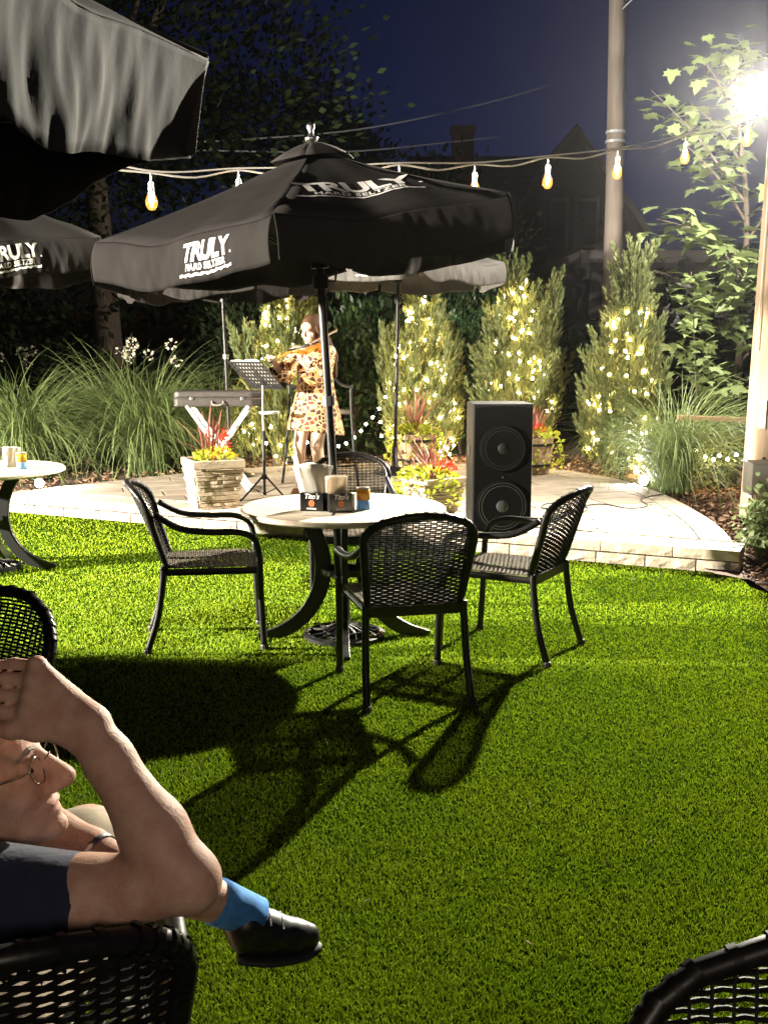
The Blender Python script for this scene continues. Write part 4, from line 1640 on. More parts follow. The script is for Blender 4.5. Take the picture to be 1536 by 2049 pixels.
BULB = MB().ball((0, 0, 0), 0.0172, 6, 4).mesh('bulb', M['fairy'], True)


def fairy_lights(loc, h, r, n, seed, label, zmin=0.05, zmax=0.8, lean=(0, 0), front=True):
    t = thing('fairy_lights', label, 'fairy lights', loc, 0, 'fairy lights wound round the evergreens')
    rr = np.random.default_rng(seed)
    pts = []
    turns = 8.5
    for i in range(n):
        q = (i + rr.uniform(-.3, .3)) / n
        q = min(max(q, 0), 1)
        z = h * (zmin + (zmax - zmin) * q ** 1.05)
        k = z / h
        env = r * (1 - k) ** 0.75 * (0.55 + 0.45 * min(1, k / 0.25)) * rr.uniform(.62, 1.0)
        a = turns * 2 * PI * q + rr.normal(0, .25)
        if front:
            a = -PI / 2 + 1.9 * math.sin(a * 0.5) + rr.normal(0, .2)
        pts.append((lean[0] * k + env * math.cos(a), lean[1] * k + env * math.sin(a), z + rr.normal(0, .05)))
    MB().tube(spline(pts, 2), 0.0028, 4, False).build('wire', M['rubber'], t)
    for p in pts:
        put('bulb', BULB, t, None, p)
    return t


conifer((-1.35, 13.1, 0.08), 2.55, 0.56, 21, 'broad evergreen wound with lights behind the violinist', (0.10, 0), 190, ((0, 0, 1.0), (0.30, 0, .93), (-.36, 0, .76)))
fairy_lights((-1.35, 13.1, 0.08), 2.5, 0.56, 105, 31, 'warm fairy lights on the evergreen behind the violinist', 0.05, .86, (0.10, 0))
conifer((0.45, 13.5, 0.08), 2.45, 0.62, 22, 'bushy evergreen thick with lights behind the far parasol pole', (0.0, 0), 190, ((0, 0, 1.0), (-.32, 0, .74), (.3, 0, .78)))
fairy_lights((0.45, 13.5, 0.08), 2.3, 0.66, 135, 32, 'dense fairy lights on the evergreen behind the far parasol pole', 0.05, .95)
conifer((1.68, 13.2, 0.08), 2.75, 0.62, 23, 'full evergreen with lights rising behind the loudspeaker', (-0.10, 0), 220, ((0, 0, 1.0), (0.50, 0, .86), (-.25, 0, .78)), 1.3)
fairy_lights((1.68, 13.2, 0.08), 2.6, 0.62, 125, 33, 'fairy lights on the evergreen behind the loudspeaker', 0.08, .86, (-.1, 0))
conifer((2.72, 12.3, 0.08), 2.85, 0.52, 24, 'slim pointed evergreen with lights at the right end of the row', (0.17, 0), 250, ((0, 0, 1.0), (0.02, 0, .94), (.28, 0, .66), (-.25, 0, .55)), 1.4)
fairy_lights((2.72, 12.3, 0.08), 2.75, 0.52, 105, 34, 'fairy lights on the slim evergreen at the right end of the row', 0.03, .72, (.17, 0))


def light_strand(pts, label):
    t = thing('fairy_lights', label, 'fairy lights', (0, 0, 0), 0, 'fairy lights wound round the evergreens')
    MB().tube(spline(pts, 4), 0.003, 4, False).build('wire', M['rubber'], t)
    for p in pts:
        put('bulb', BULB, t, None, (p[0], p[1], p[2] - .012))


light_strand([(-.55, 12.7, .40), (-.46, 12.72, .43), (-.36, 12.74, .50), (-.28, 12.76, .58), (-.22, 12.8, .66), (-.14, 12.82, .74), (-.06, 12.9, .84), (.02, 12.95, .98)],
             'loose strand of fairy lights curving down beside the bar stool')
light_strand([(3.25, 10.9, .52), (3.33, 10.85, .46), (3.40, 10.8, .44), (3.46, 10.8, .48), (3.53, 10.75, .45), (3.60, 10.7, .50)],
             'short strand of fairy lights between the tall grass and the wooden pole')


# ------------------------------------------------------------------ ornamental grasses
def tall_grass(loc, L, n, seed, label, spread=0.34, bend=2.3, w=0.0045, foot=0.09):
    V, F = blade_fan(n, L, spread, w, bend, seed, 0.5, foot, 9)
    return tag(np_mesh('ornamental_grass', np.array(V), F, M['grassclump'], None, False, loc), label, 'grass clump', 'clumps of tall arching grass')


tall_grass((2.98, 10.75, 0.05), 1.75, 950, 41, 'pale arching grass clump beside the right ground spotlight', 0.34, 2.2, 0.0042, 0.07)
tall_grass((-4.15, 12.1, 0.06), 2.0, 1300, 42, 'huge arching grass clump at the left edge behind the left table', 0.36, 2.3, 0.005)
tall_grass((-2.85, 12.6, 0.06), 2.05, 1300, 43, 'huge arching grass clump left of the white folding stand', 0.36, 2.3, 0.005)
tall_grass((-2.10, 13.4, 0.06), 1.80, 600, 44, 'smaller grass clump in the dark behind the instrument case', 0.36, 2.2)
tall_grass((-3.5, 13.6, 0.06), 2.1, 800, 45, 'grass clump farther back between the two huge left clumps', 0.36, 2.2)
tall_grass((-5.4, 12.8, 0.06), 1.95, 700, 47, 'grass clump at the far left beyond the left table', 0.36, 2.3)


def bush(name, loc, rad, n, leaf, mt, label, cat, group, seed, stems=7):
    t = thing(name, label, cat, loc, 0, group)
    r = np.random.default_rng(seed)
    mb = MB()
    tips = []
    for i in range(stems):
        a = r.uniform(0, 2 * PI)
        e = np.array([math.cos(a) * rad[0] * r.uniform(.2, .7), math.sin(a) * rad[1] * r.uniform(.2, .7), rad[2] * r.uniform(1.0, 1.75)])
        mb.tube(spline([(0, 0, -.05), (e[0] * .3, e[1] * .3, e[2] * .5), tuple(e)], 4), [0.02 - 0.0018 * k for k in range(9)], 5)
        tips.append(e)
    mb.build('stem', M['bark'], t)
    cl = 26
    cc = unit_rand(cl) * np.array(rad) * r.uniform(.45, .95, cl)[:, None] + np.array([0, 0, rad[2]])
    per = n // cl
    C = np.concatenate([c + r.normal(0, 1, (per, 3)) * np.array(rad) * 0.20 for c in cc])
    C[:, 2] = np.abs(C[:, 2])
    D = (C - np.array([0, 0, rad[2] * .5])) + r.normal(0, .4, C.shape)
    D[:, 2] -= 0.15
    V, F = cards(C, D, leaf * .6 * r.uniform(.6, 1.1, len(C)), leaf * r.uniform(.7, 1.2, len(C)))
    np_mesh('foliage', V, F, M[mt], t)
    return t


GB = 'leafy shrubs in the beds'
bush('leafy_shrub', (-0.40, 14.4, 0.06), (0.65, 0.5, 1.15), 2600, 0.11, 'shrub', 'dark leafy shrub between the violinist and the next evergreen', 'shrub', GB, 51)
bush('leafy_shrub', (1.10, 14.9, 0.06), (0.75, 0.5, 1.25), 3200, 0.08, 'shrub', 'small-leaved green shrub between the two middle evergreens', 'shrub', GB, 52)
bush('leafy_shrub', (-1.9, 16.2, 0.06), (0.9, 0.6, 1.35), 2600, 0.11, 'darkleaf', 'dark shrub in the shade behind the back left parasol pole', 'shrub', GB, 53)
bush('leafy_shrub', (2.90, 7.55, 0.0), (0.28, 0.30, 0.30), 1500, 0.065, 'maple', 'bright green low shrub at the right edge below the grey utility box', 'shrub', GB, 54)
bush('leafy_shrub', (3.55, 11.2, 0.05), (0.35, 0.3, 0.35), 500, 0.10, 'maple', 'low shrub with pale leaves between the tall grass and the pole', 'shrub', GB, 56)
bush('leafy_shrub', (2.62, 11.55, 0.08), (0.20, 0.18, 0.36), 700, 0.04, 'maple', 'small light green shrub at the foot of the slim evergreen', 'shrub', GB, 57)
b = bush('flowering_shrub', (-4.6, 14.6, 0.06), (1.4, 0.6, 0.78), 2600, 0.10, 'darkleaf', 'dark shrub dotted with white flower heads behind the left grasses', 'shrub', GB, 55)
rr = np.random.default_rng(77)
for i in range(16):
    p = (rr.uniform(-1.2, 1.9), rr.uniform(-.8, -.3), rr.uniform(1.25, 1.72))
    cc = unit_rand(26) * 0.05
    V, F = cards(cc, cc, 0.03, 0.04)
    np_mesh('flower_head', V, F, M['whitepetal'], b, False, p)['kind'] = 'stuff'


# ------------------------------------------------------------------ maple, large dark trees
def maple_leaf_mesh(seed):
    r = random.Random(seed)
    half = [(0, 0), (0.16, -0.04), (0.30, -0.14), (0.27, 0.06), (0.52, 0.10), (0.40, 0.22), (0.50, 0.42), (0.28, 0.40), (0.20, 0.48), (0.17, 0.66), (0, 0.95)]
    fold = r.uniform(.15, .4)
    droop = r.uniform(.1, .45)
    vs = []
    mid = [(0, 0), (0, 0.25), (0, 0.5), (0, 0.95)]

    def pt(x, y):
        return (x, y, -abs(x) * fold * 0.5 + abs(x) * 0.1 - droop * (y * y) * 0.6)
    R = [pt(*p) for p in half]
    Lf = [pt(-x, y) for x, y in half[1:-1]]
    vs = R + Lf + [pt(0, 0.3)]
    c = len(vs) - 1
    nR = len(R)
    fs = [(c, i, i + 1) for i in range(nR - 1)]
    Lidx = [0] + list(range(nR, nR + len(Lf))) + [nR - 1]
    fs += [(c, Lidx[i + 1], Lidx[i]) for i in range(len(Lidx) - 1)]
    return MB().add(vs, fs).mesh('leaf', M['maple'])


MAPLE = [maple_leaf_mesh(i) for i in range(4)]


def leaf_at(t, p, size, rnd, big):
    o = put('leaf', MAPLE[rnd.randrange(4)], t, None, p)
    o.scale = (size, size, size)
    o.rotation_euler = (rnd.uniform(-0.7, 0.5), rnd.uniform(-.6, .6), rnd.uniform(0, 2 * PI))


def young_maple():
    base = Vector((4.30, 12.82, -0.12))
    t = thing('maple_tree', 'young maple with lobed leaves left of the wooden pole', 'tree', base)
    t.scale = (1.12, 1.12, 1.12)
    rnd = random.Random(9)
    trunk = spline([(0, 0, -.1), (-.02, 0, .9), (0.02, .05, 2.0), (-.02, 0, 3.0), (-.15, .05, 3.9), (-.35, .05, 4.6)], 5)
    MB().tube(trunk, [0.055 - 0.047 * i / (len(trunk) - 1) for i in range(len(trunk))], 8).build('trunk', M['bark'], t, True)
    limbs = []
    for z0, dx, dy, dz in ((1.15, -.75, -.35, .35), (1.35, .55, -.2, .5), (1.5, -.65, -.6, .5), (1.8, -.95, .1, .55), (2.0, .5, .3, .5), (2.25, -.8, -.4, .6), (2.5, -.95, .05, .45), (2.7, .45, -.3, .6),
                           (2.9, -.75, -.25, .75), (3.05, -1.05, 0, 1.15), (3.3, -.55, .2, .7), (3.5, .35, 0, .7), (3.8, -.5, -.2, .7), (4.1, .1, .1, .6), (1.6, -.35, -.7, .9), (0.95, -.45, -.5, .15), (2.3, .2, -.6, .4)):
        p0 = min(trunk, key=lambda q: abs(q.z - z0))
        e = p0 + Vector((dx, dy, dz))
        l = spline([p0, p0.lerp(e, .5) + Vector((0, 0, .08)), e], 6)
        MB().tube(l, [0.018 - 0.014 * i / (len(l) - 1) for i in range(len(l))], 6).build('branch', M['bark'], t, True)
        limbs.append(l)
    spots = []
    for l in limbs:
        for k in range(44):
            q = rnd.uniform(0.2, 1.0)
            p = l[min(int(q * (len(l) - 1)), len(l) - 1)]
            spots.append(p + Vector((rnd.gauss(0, .13), rnd.gauss(0, .13), rnd.gauss(-.02, .10))))
    spots.sort(key=lambda p: p.y)
    for p in spots[:296]:
        leaf_at(t, p, rnd.uniform(.13, .22), rnd, True)
    # the leaves deeper in the crown, joined
    mb = MB()
    for p in spots[296:]:
        me = MAPLE[rnd.randrange(4)]
        s = rnd.uniform(.13, .21)
        mt = Matrix.Translation(p) @ Matrix.Rotation(rnd.uniform(0, 6.28), 4, 'Z') @ Matrix.Rotation(rnd.uniform(-.7, .5), 4, 'X') @ Matrix.Scale(s, 4)
        mb.add([mt @ v.co for v in me.vertices], [tuple(f.vertices) for f in me.polygons])
    mb.build('foliage', M['maple'], t)['kind'] = 'stuff'


young_maple()


def sapling():
    base = Vector((3.32, 11.45, 0.02))
    t = thing('maple_sapling', 'slim leafy sapling in front of the young maple, pale leaves catching the light', 'sapling', base)
    rnd = random.Random(19)
    st = spline([(.12, 0, -.1), (.08, 0, .9), (.02, 0, 1.6), (-.05, 0, 2.35)], 5)
    MB().tube(st, [0.016 - 0.012 * i / (len(st) - 1) for i in range(len(st))], 6).build('trunk', M['bark'], t, True)
    for k in range(110):
        q = rnd.uniform(.45, 1.0)
        p = st[min(int(q * (len(st) - 1)), len(st) - 1)]
        w = .34 * (1.25 - q)
        leaf_at(t, p + Vector((rnd.uniform(-w, w) * 1.2, rnd.uniform(-w, w), rnd.gauss(0, .05))), rnd.uniform(.09, .17), rnd, True)


sapling()


def big_tree(loc, h, crown, seed, label, n=5200, leaf=0.15, fork=True, trunk_r=0.24):
    t = thing('large_tree', label, 'tree', loc, 0, 'large dark trees beyond the garden')
    r = np.random.default_rng(seed)
    mb = MB()
    tr = spline([(0, 0, -.3), (r.normal(0, .1), 0, h * .2), (r.normal(0, .15), r.normal(0, .1), h * .42)], 5)
    mb.tube(tr, [trunk_r * (1 - .4 * i / (len(tr) - 1)) for i in range(len(tr))], 10)
    mb.build('trunk', M['bark'], t, True)
    top = tr[-1]
    tips = []
    for i in range(6):
        a = 2 * PI * i / 6 + r.uniform(-.3, .3)
        e = Vector((math.cos(a) * crown[0] * .6, math.sin(a) * crown[1] * .6, h * r.uniform(.65, .92)))
        l = spline([top, top.lerp(e, .5) + Vector((0, 0, .3)), e], 4)
        MB().tube(l, [trunk_r * .45 * (1 - .85 * k / (len(l) - 1)) for k in range(len(l))], 6).build('limb', M['bark'], t, True)
        tips.append(np.array(e))
    cl = 46
    cc = unit_rand(cl) * np.array(crown) * (r.uniform(.15, 1, cl) ** .5)[:, None] + np.array([0, 0, h * .66])
    per = n // cl
    C = np.concatenate([c + r.normal(0, 1, (per, 3)) * np.array(crown) * .15 for c in cc])
    D = C - np.array([0, 0, h * .5]) + r.normal(0, 1.0, C.shape)
    V, F = cards(C, D, leaf * .6 * r.uniform(.6, 1.2, len(C)), leaf * r.uniform(.7, 1.3, len(C)))
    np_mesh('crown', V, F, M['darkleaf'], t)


big_tree((-4.15, 16.2, 0), 9.5, (3.4, 2.6, 3.6), 61, 'large dark tree at the left, its pale trunk showing between the parasols', 9000, .14, trunk_r=.26)
big_tree((-6.8, 19.5, 0), 12.5, (3.6, 3.2, 5.0), 62, 'tall dark tree at the far left reaching above the frame', 9000, .17)
big_tree((-3.1, 26, 0), 9.0, (3.0, 2.8, 3.4), 63, 'dark tree behind the central parasol top against the blue sky', 7000, .19)
big_tree((-0.9, 34, 0), 8.3, (2.2, 2.2, 2.6), 64, 'distant rounded dark tree just left of the house roof', 5500, .22)
big_tree((-9.5, 17, 0), 8.0, (3.6, 3.0, 3.4), 65, 'spreading dark tree beyond the grasses at the left edge', 6000, .17)
big_tree((0.9, 24, 0), 5.2, (2.4, 1.6, 2.0), 66, 'low dark tree in front of the house between the evergreens', 5500, .17)
big_tree((-6.0, 15.6, 0), 5.6, (2.6, 1.6, 2.4), 67, 'low dark tree behind the far left grasses', 5500, .15)


def thicket():
    r = np.random.default_rng(70)
    n = 9000
    x = r.uniform(-13, 12, n)
    top = 2.6 + .5 * np.sin(x * 1.3) + .4 * np.sin(x * 2.9 + 1)
    z = top * r.uniform(0, 1, n) ** .8
    y = 19 + r.normal(0, .7, n)
    C = np.stack([x, y, z], 1)
    V, F = cards(C, r.normal(0, 1, C.shape) + np.array([0, -.3, .2]), .16 * r.uniform(.6, 1.2, n), .26 * r.uniform(.7, 1.2, n))
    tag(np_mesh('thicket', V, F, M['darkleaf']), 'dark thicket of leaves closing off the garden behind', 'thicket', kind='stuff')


thicket()


# ------------------------------------------------------------------ poles, boxes, lamps
def wooden_pole():
    t = thing('utility_pole', 'weathered wooden pole at the right edge carrying the floodlight', 'pole', (3.325, 9.25, 0.0))
    MB().tube([(0, 0, -.3), (0, 0, .1), (0.035, 0, 2), (0.075, 0, 4.0), (0.13, 0, 6.5)], [.152, .150, .143, .136, .128], 24).build('post', M['wood_pole'], t, True)
    # conduit and wire stapled to its face
    MB().tube([(-.115, -.095, 1.55), (-.105, -.095, 2.2), (-.085, -.085, 3.0), (-.075, -.08, 3.6)], .006, 6).build('stapled_wire', M['whiteplastic'], t)
    MB().tube([(.115, -.12, .45), (.125, -.12, 1.5), (.14, -.12, 2.6)], .017, 10).build('conduit', M['whiteplastic'], t)
    m = MB()
    m.lathe([(0.0, 0.0), (0.075, 0.0), (0.075, 0.05), (0.06, 0.065), (0, 0.065)], 20, (0.10, -.145, 1.30), Matrix.Rotation(PI / 2, 3, 'X'))
    m.box((0.10, -.135, 1.30), (.15, .03, .19))
    m.build('meter', M['greybox'], t, bevel=.004)
    MB().box((-.055, -.152, 1.00), (.055, .006, .25), rz=R_(-12)).build('number_plate', M['whiteplastic'], t, bevel=.001)
    MB().lathe([(.0, 0), (.012, 0), (.012, .01), (0, .012)], 10, (-.03, -.150, .62), Matrix.Rotation(PI / 2, 3, 'X')).build('bolt', M['silver'], t)


wooden_pole()


def flood_light():
    t = thing('floodlight', 'blazing floodlight high at the right edge behind the wooden pole', 'floodlight', FLOOD)
    MB().tube([(.42, .10, -FLOOD[2]), (.42, .10, .20)], .045, 12).build('post', M['greybox'], t, True)
    MB().tube([(.42, .10, .06), (.20, .06, .10), (.02, .02, .08)], .020, 8).build('arm', M['greybox'], t, True)
    MB().lathe([(.0, .14), (.06, .135), (.095, .10), (.115, .05), (.108, .045), (.09, .09), (.0, .11)], 24, (0, 0, .0)).build('hood', M['greybox'], t, True)
    MB().ball((0, 0, .02), .100, 20, 12, (1, 1, .75)).build('lens', M['floodglow'], t, True)
    return t


flood_light()


def utility_box(loc):
    t = thing('utility_box', 'grey metal utility box on short posts at the foot of the wooden pole', 'utility box', loc, R_(4))
    MB().box((0, 0, .44), (.36, .20, .26)).build('cabinet', M['greybox'], t, bevel=.008)
    MB().box((0, -.104, .44), (.31, .006, .22)).build('door', M['greybox'], t, bevel=.003)
    MB().box((0, 0, .577), (.39, .24, .012)).build('lid', M['greybox'], t, bevel=.003)
    for x in (-.14, -.02, .05, .14):
        MB().tube([(x, 0, -.05), (x, 0, .31)], .020 if abs(x) > .1 else .014, 8).build('post', M['greybox'], t)


utility_box((3.26, 8.86, 0.04))


def ground_spot(loc, aim, label):
    t = thing('ground_spotlight', label, 'spotlight', loc, 0, 'ground spotlights aimed at the terrace')
    d = (Vector(aim) - Vector(loc)).normalized()
    q = d.to_track_quat('Z', 'Y').to_matrix()
    MB().tube([(0, 0, -.12), (0, 0, .09)], .009, 6).build('stake', M['rubber'], t)
    c = Vector((0, 0, .13))
    MB().lathe([(.0, -.10), (.032, -.095), (.042, -.04), (.046, .03), (.041, .03), (.038, .012)], 20, c, q).build('housing', M['rubber'], t, True)
    MB().lathe([(.040, .012), (.045, .032), (.030, .044), (.0, .050)], 20, c, q).build('lens', M['spotglow'], t, True)


ground_spot((2.72, 10.92, .06), (0.2, 4.0, 1.5), 'white-glowing ground spotlight at the foot of the right grass clump')
ground_spot((-3.55, 10.72, .06), (-1.0, 6.0, 1.4), 'white-glowing ground spotlight shining beneath the left table')

tag(MB().box((0, 0, 0), (.95, .05, .045)).build('timber_rail', M['timber'], None, bevel=.004, loc=(3.15, 10.9, .84)), 'weathered timber rail running level behind the right grass clump to the pole', 'rail')
bpy.data.objects['timber_rail'].rotation_euler = (0, R_(2.5), R_(4))
bpy.data.objects['timber_rail'].location = (3.42, 10.6, 0.86)
tag(MB().tube([(0, 0, -.86), (0, 0, .0)], .03, 6).build('timber_stake', M['timber'], None, loc=(3.80, 10.63, .86)), 'short timber stake holding up the rail beside the pole', 'stake')


def far_pole():
    t = thing('utility_pole', 'tall grey utility pole rising behind the slim evergreen against the dark house', 'pole', (3.82, 18, 0))
    MB().tube([(0, 0, -.3), (0, 0, 4), (-.09, 0, 8.8)], [.165, .15, .13], 16).build('post', M['grey_pole'], t, True)
    MB().tube([(.12, -.16, 0), (.11, -.15, 2.6), (.10, -.14, 2.75)], .03, 8).build('cable_guard', M['grey_pole'], t)
    for z in (4.9, 5.05):
        MB().lathe([(.155, -.02), (.165, -.02), (.165, .02), (.155, .02), (.155, -.02)], 16, (-.02, 0, z)).build('band', M['cablegrey'], t)


far_pole()
for pts, lab in ((((-3.9, 18.5, 5.0), (-3.0, 19.5, 5.19), (-0.5, 21.5, 5.78), (1.98, 23.5, 6.66), (3.9, 25.2, 7.5)), 'upper overhead power cable crossing the blue sky'),
                 (((-3.9, 18.8, 4.95), (-2.8, 19.6, 5.04), (-.7, 21.6, 5.38), (1.34, 23.5, 5.90), (2.6, 25, 6.3)), 'lower overhead power cable just above the central parasol')):
    tag(MB().tube(spline(pts, 8), .017, 6).build('power_cable', M['cablegrey'], None, True), lab, 'cable', 'overhead power cables')
tag(MB().tube(spline([(3.80, 17.8, 6.9), (4.3, 17.0, 7.3), (4.9, 16, 7.9)], 6), .011, 5).build('guy_wire', M['cablegrey'], None, True), 'thin pale wire slanting up at the top right beyond the floodlight', 'cable')


# ------------------------------------------------------------------ festoon string
BULBS = [(2.98, 9.00, 3.30), (2.38, 8.65, 3.105), (1.75, 8.2, 2.92), (1.17, 7.8, 2.795), (0.62, 7.45, 2.69), (0.10, 7.1, 2.63), (-0.40, 6.92, 2.575), (-0.90, 6.75, 2.54), (-1.39, 6.5, 2.485)]


def festoon():
    t = thing('string_lights', 'string of amber bulbs sagging from the wooden pole across behind the central parasol', 'string lights', (0, 0, 0))
    up = [Vector(b) + Vector((0, 0, .135)) for b in BULBS]
    line = [Vector((3.27, 9.18, 3.60))] + up + [Vector((-2.0, 6.2, 2.72)), Vector((-2.7, 5.9, 2.74))]
    MB().tube(spline(line, 8), .0055, 6).build('support_wire', M['wirebulb'], t, True)
    low = []
    for i in range(len(line) - 1):
        a, b = line[i], line[i + 1]
        low += [a + Vector((0, 0, -.012)), a.lerp(b, .5) + Vector((0, 0, -.012 - .035))]
    low.append(line[-1])
    MB().tube(spline(low, 4), .006, 6).build('lamp_cable', M['wirebulb'], t, True)
    for b in BULBS:
        s = MB().tube([(0, 0, .125), (0, 0, .055)], .006, 6)
        s.lathe([(.010, .075), (.017, .065), (.018, .018), (.013, .012)], 12)
        so = s.build('socket', M['wirebulb'], t, True, loc=b)
        MB().lathe([(.0, -.094), (.020, -.089), (.034, -.066), (.037, -.042), (.029, -.016), (.0195, .004), (.018, .010)], 18).build('bulb', M['edison'], so, True)
        MB().lathe([(.0, -.052), (.012, -.048), (.017, -.03), (.016, -.01), (.0165, .006), (.0155, .011)], 10, (0, 0, 0)).build('filament', M['filament'], so, True)


festoon()


# ------------------------------------------------------------------ house and outbuilding
def window(parent, x, y, z, w, h):
    mb = MB()
    f = 0.09
    for bx in ((x - w / 2, z, f, h + 2 * f), (x + w / 2, z, f, h + 2 * f)):
        mb.box((bx[0], y, bx[1]), (bx[2], .06, bx[3]))
    for zz in (z - h / 2, z + h / 2, z):
        mb.box((x, y - .001, zz), (w - f, .05, f * (.6 if zz == z else 1)))
    o = mb.build('window', M['trim'], parent)
    MB().box((x, y + .012, z), (w - f, .02, h - f)).build('pane', M['pane'], o)


def house():
    t = thing('house', 'dark gabled house with a brick chimney standing beyond the garden', 'house', (0, 0, 0))
    Y0 = 30.0
    # side wing: ridge runs left to right
    MB().add([(1.0, Y0 + 1, 0), (4.3, Y0 + 1, 0), (4.3, Y0 + 7, 0), (1.0, Y0 + 7, 0), (1.0, Y0 + 1, 5.2), (4.3, Y0 + 1, 5.2), (4.3, Y0 + 7, 5.2), (1.0, Y0 + 7, 5.2), (1.0, Y0 + 4, 7.15), (4.3, Y0 + 4, 7.15)],
             [(3, 2, 1, 0), (0, 1, 5, 4), (1, 2, 6, 9, 5), (2, 3, 7, 6), (3, 0, 4, 8, 7), (4, 5, 9, 8), (6, 7, 8, 9)]).build('wall', M['siding'], t)
    rf = MB()
    for sy in (-1, 1):
        a = [(0.7, Y0 + 4 + sy * 3.4, 4.98), (5.3, Y0 + 4 + sy * 3.4, 4.98), (5.3, Y0 + 4, 7.28), (0.7, Y0 + 4, 7.28)]
        b = [(x, y, z + .14) for x, y, z in a]
        rf.add(a + b, [(3, 2, 1, 0), (4, 5, 6, 7), (0, 1, 5, 4), (1, 2, 6, 5), (2, 3, 7, 6), (3, 0, 4, 7)])
    r = rf.build('roof', M['roof'], t)
    # front gable
    gx0, gx1, ax, az, ez = 3.35, 7.05, 5.2, 7.35, 4.9
    MB().add([(gx0, Y0, 0), (gx1, Y0, 0), (gx1, Y0 + 7, 0), (gx0, Y0 + 7, 0), (gx0, Y0, ez), (gx1, Y0, ez), (gx1, Y0 + 7, ez), (gx0, Y0 + 7, ez), (ax, Y0, az), (ax, Y0 + 7, az)],
             [(3, 2, 1, 0), (0, 1, 5, 8, 4), (1, 2, 6, 5), (2, 3, 7, 9, 6), (3, 0, 4, 7), (4, 8, 9, 7), (8, 5, 6, 9)]).build('wall', M['siding'], t)
    # clapboards on the gable front
    n = 0
    z = 0.3
    while z < az - .2:
        half0 = (gx0, gx1) if z < ez else (gx0 + (ax - gx0) * (z - ez) / (az - ez), gx1 - (gx1 - ax) * (z - ez) / (az - ez))
        if half0[1] - half0[0] > .3:
            MB().box(((half0[0] + half0[1]) / 2, Y0 - .012, z), (half0[1] - half0[0] - .05, .02, .20)).build('clapboard', M['siding'], t)
        z += .22
    rf = MB()
    for sx, xe in ((-1, gx0), (1, gx1)):
        dx = (xe - ax)
        a = [(ax, Y0 - .35, az + .02), (ax + dx * 1.12, Y0 - .35, ez - .28), (ax + dx * 1.12, Y0 + 7.2, ez - .28), (ax, Y0 + 7.2, az + .02)]
        b = [(x, y, z + .16) for x, y, z in a]
        rf.add(a + b, [(3, 2, 1, 0), (4, 5, 6, 7), (0, 1, 5, 4), (1, 2, 6, 5), (2, 3, 7, 6), (3, 0, 4, 7)])
    rf.build('roof', M['roof'], t)
    tr = MB()
    for xe in (gx0, gx1):
        dx = (xe - ax)
        tr.tube([(ax, Y0 - .37, az + .05), (ax + dx * 1.12, Y0 - .37, ez - .25)], .10, 4)
    tr.build('rake_board', M['trim'], t)
    ch = MB()
    ch.box((2.36, Y0 + 2.9, 7.2), (.62, .62, 1.5))
    ch.box((2.36, Y0 + 2.9, 7.98), (.74, .74, .14))
    for i in range(14):
        ch.box((2.36, Y0 + 2.9, 6.55 + i * .1), (.635, .635, .075))
    ch.build('chimney', M['brick'], r)
    window(t, 4.75, Y0 - .03, 4.95, .62, 1.25)
    window(t, 5.60, Y0 - .03, 4.95, .62, 1.25)
    window(t, 4.4, Y0 - .03, 2.2, .8, 1.4)


house()


def garage():
    t = thing('outbuilding', 'low dark outbuilding with a pale door panel behind the young maple', 'shed', (0, 0, 0))
    Y0 = 24.0
    MB().box((7.6, Y0 + 2.0, 1.75), (6.0, 4.0, 3.5)).build('wall', M['siding'], t)
    MB().box((7.6, Y0 + 1.9, 3.58), (6.6, 4.6, .16)).build('roof', M['roof'], t)
    MB().box((7.6, Y0 - .42, 3.50), (6.6, .05, .22)).build('fascia', M['trim'], t)
    d = MB().box((7.35, Y0 - .03, 2.45), (2.2, .06, 1.05)).build('door_panel', M['palepanel'], t, bevel=.01)
    for z in (2.2, 2.55):
        MB().box((7.35, Y0 - .065, z), (2.15, .012, .02)).build('groove', M['trim'], d)
    window(t, 5.3, Y0 - .03, 2.3, .7, .9)
    for k in range(16):
        MB().box((7.6, Y0 - .012, .3 + k * .2), (5.96, .02, .18)).build('clapboard', M['siding'], t)


garage()


# ------------------------------------------------------------------ the musician's gear
def instrument_case():
    t = thing('instrument_case', 'long black instrument case with a handle lying on the white folding stand', 'case', (-1.62, 10.4, 1.005), R_(2))
    L, D, Hh = .86, .30, .15
    poly = [(-L / 2, -D / 2 + .03), (-L / 2 + .03, -D / 2), (L / 2 - .10, -D / 2), (L / 2, -D / 2 + .06), (L / 2, D / 2 - .06), (L / 2 - .10, D / 2), (-L / 2 + .03, D / 2), (-L / 2, D / 2 - .03)]
    MB().prism(poly, 0, Hh * .52).build('body', M['boxcase'], t, bevel=.012)
    MB().prism([(x * .995, y * .99) for x, y in poly], Hh * .53, Hh).build('lid', M['boxcase'], t, bevel=.022)
    MB().prism([(x * 1.004, y * 1.008) for x, y in poly], Hh * .505, Hh * .535).build('trim_strip', M['silver'], t)
    MB().tube(spline([(-.055, -D / 2 - .002, .055), (-.052, -D / 2 - .03, .030), (-.03, -D / 2 - .04, .018), (.03, -D / 2 - .04, .018), (.052, -D / 2 - .03, .030), (.055, -D / 2 - .002, .055)], 5), .0075, 8).build('handle', M['handle'], t, True)
    for x in (-.25, .24):
        MB().box((x, -D / 2 - .004, .078), (.035, .010, .034)).build('latch', M['silver'], t, bevel=.002)


M['boxcase'] = mat('case_leatherette', (0.035, 0.030, 0.027), 0.5, bump=0.001, bscale=200, var=0.2, scale=30)
M['handle'] = mat('handle_grip', (0.22, 0.20, 0.17), 0.5)
instrument_case()


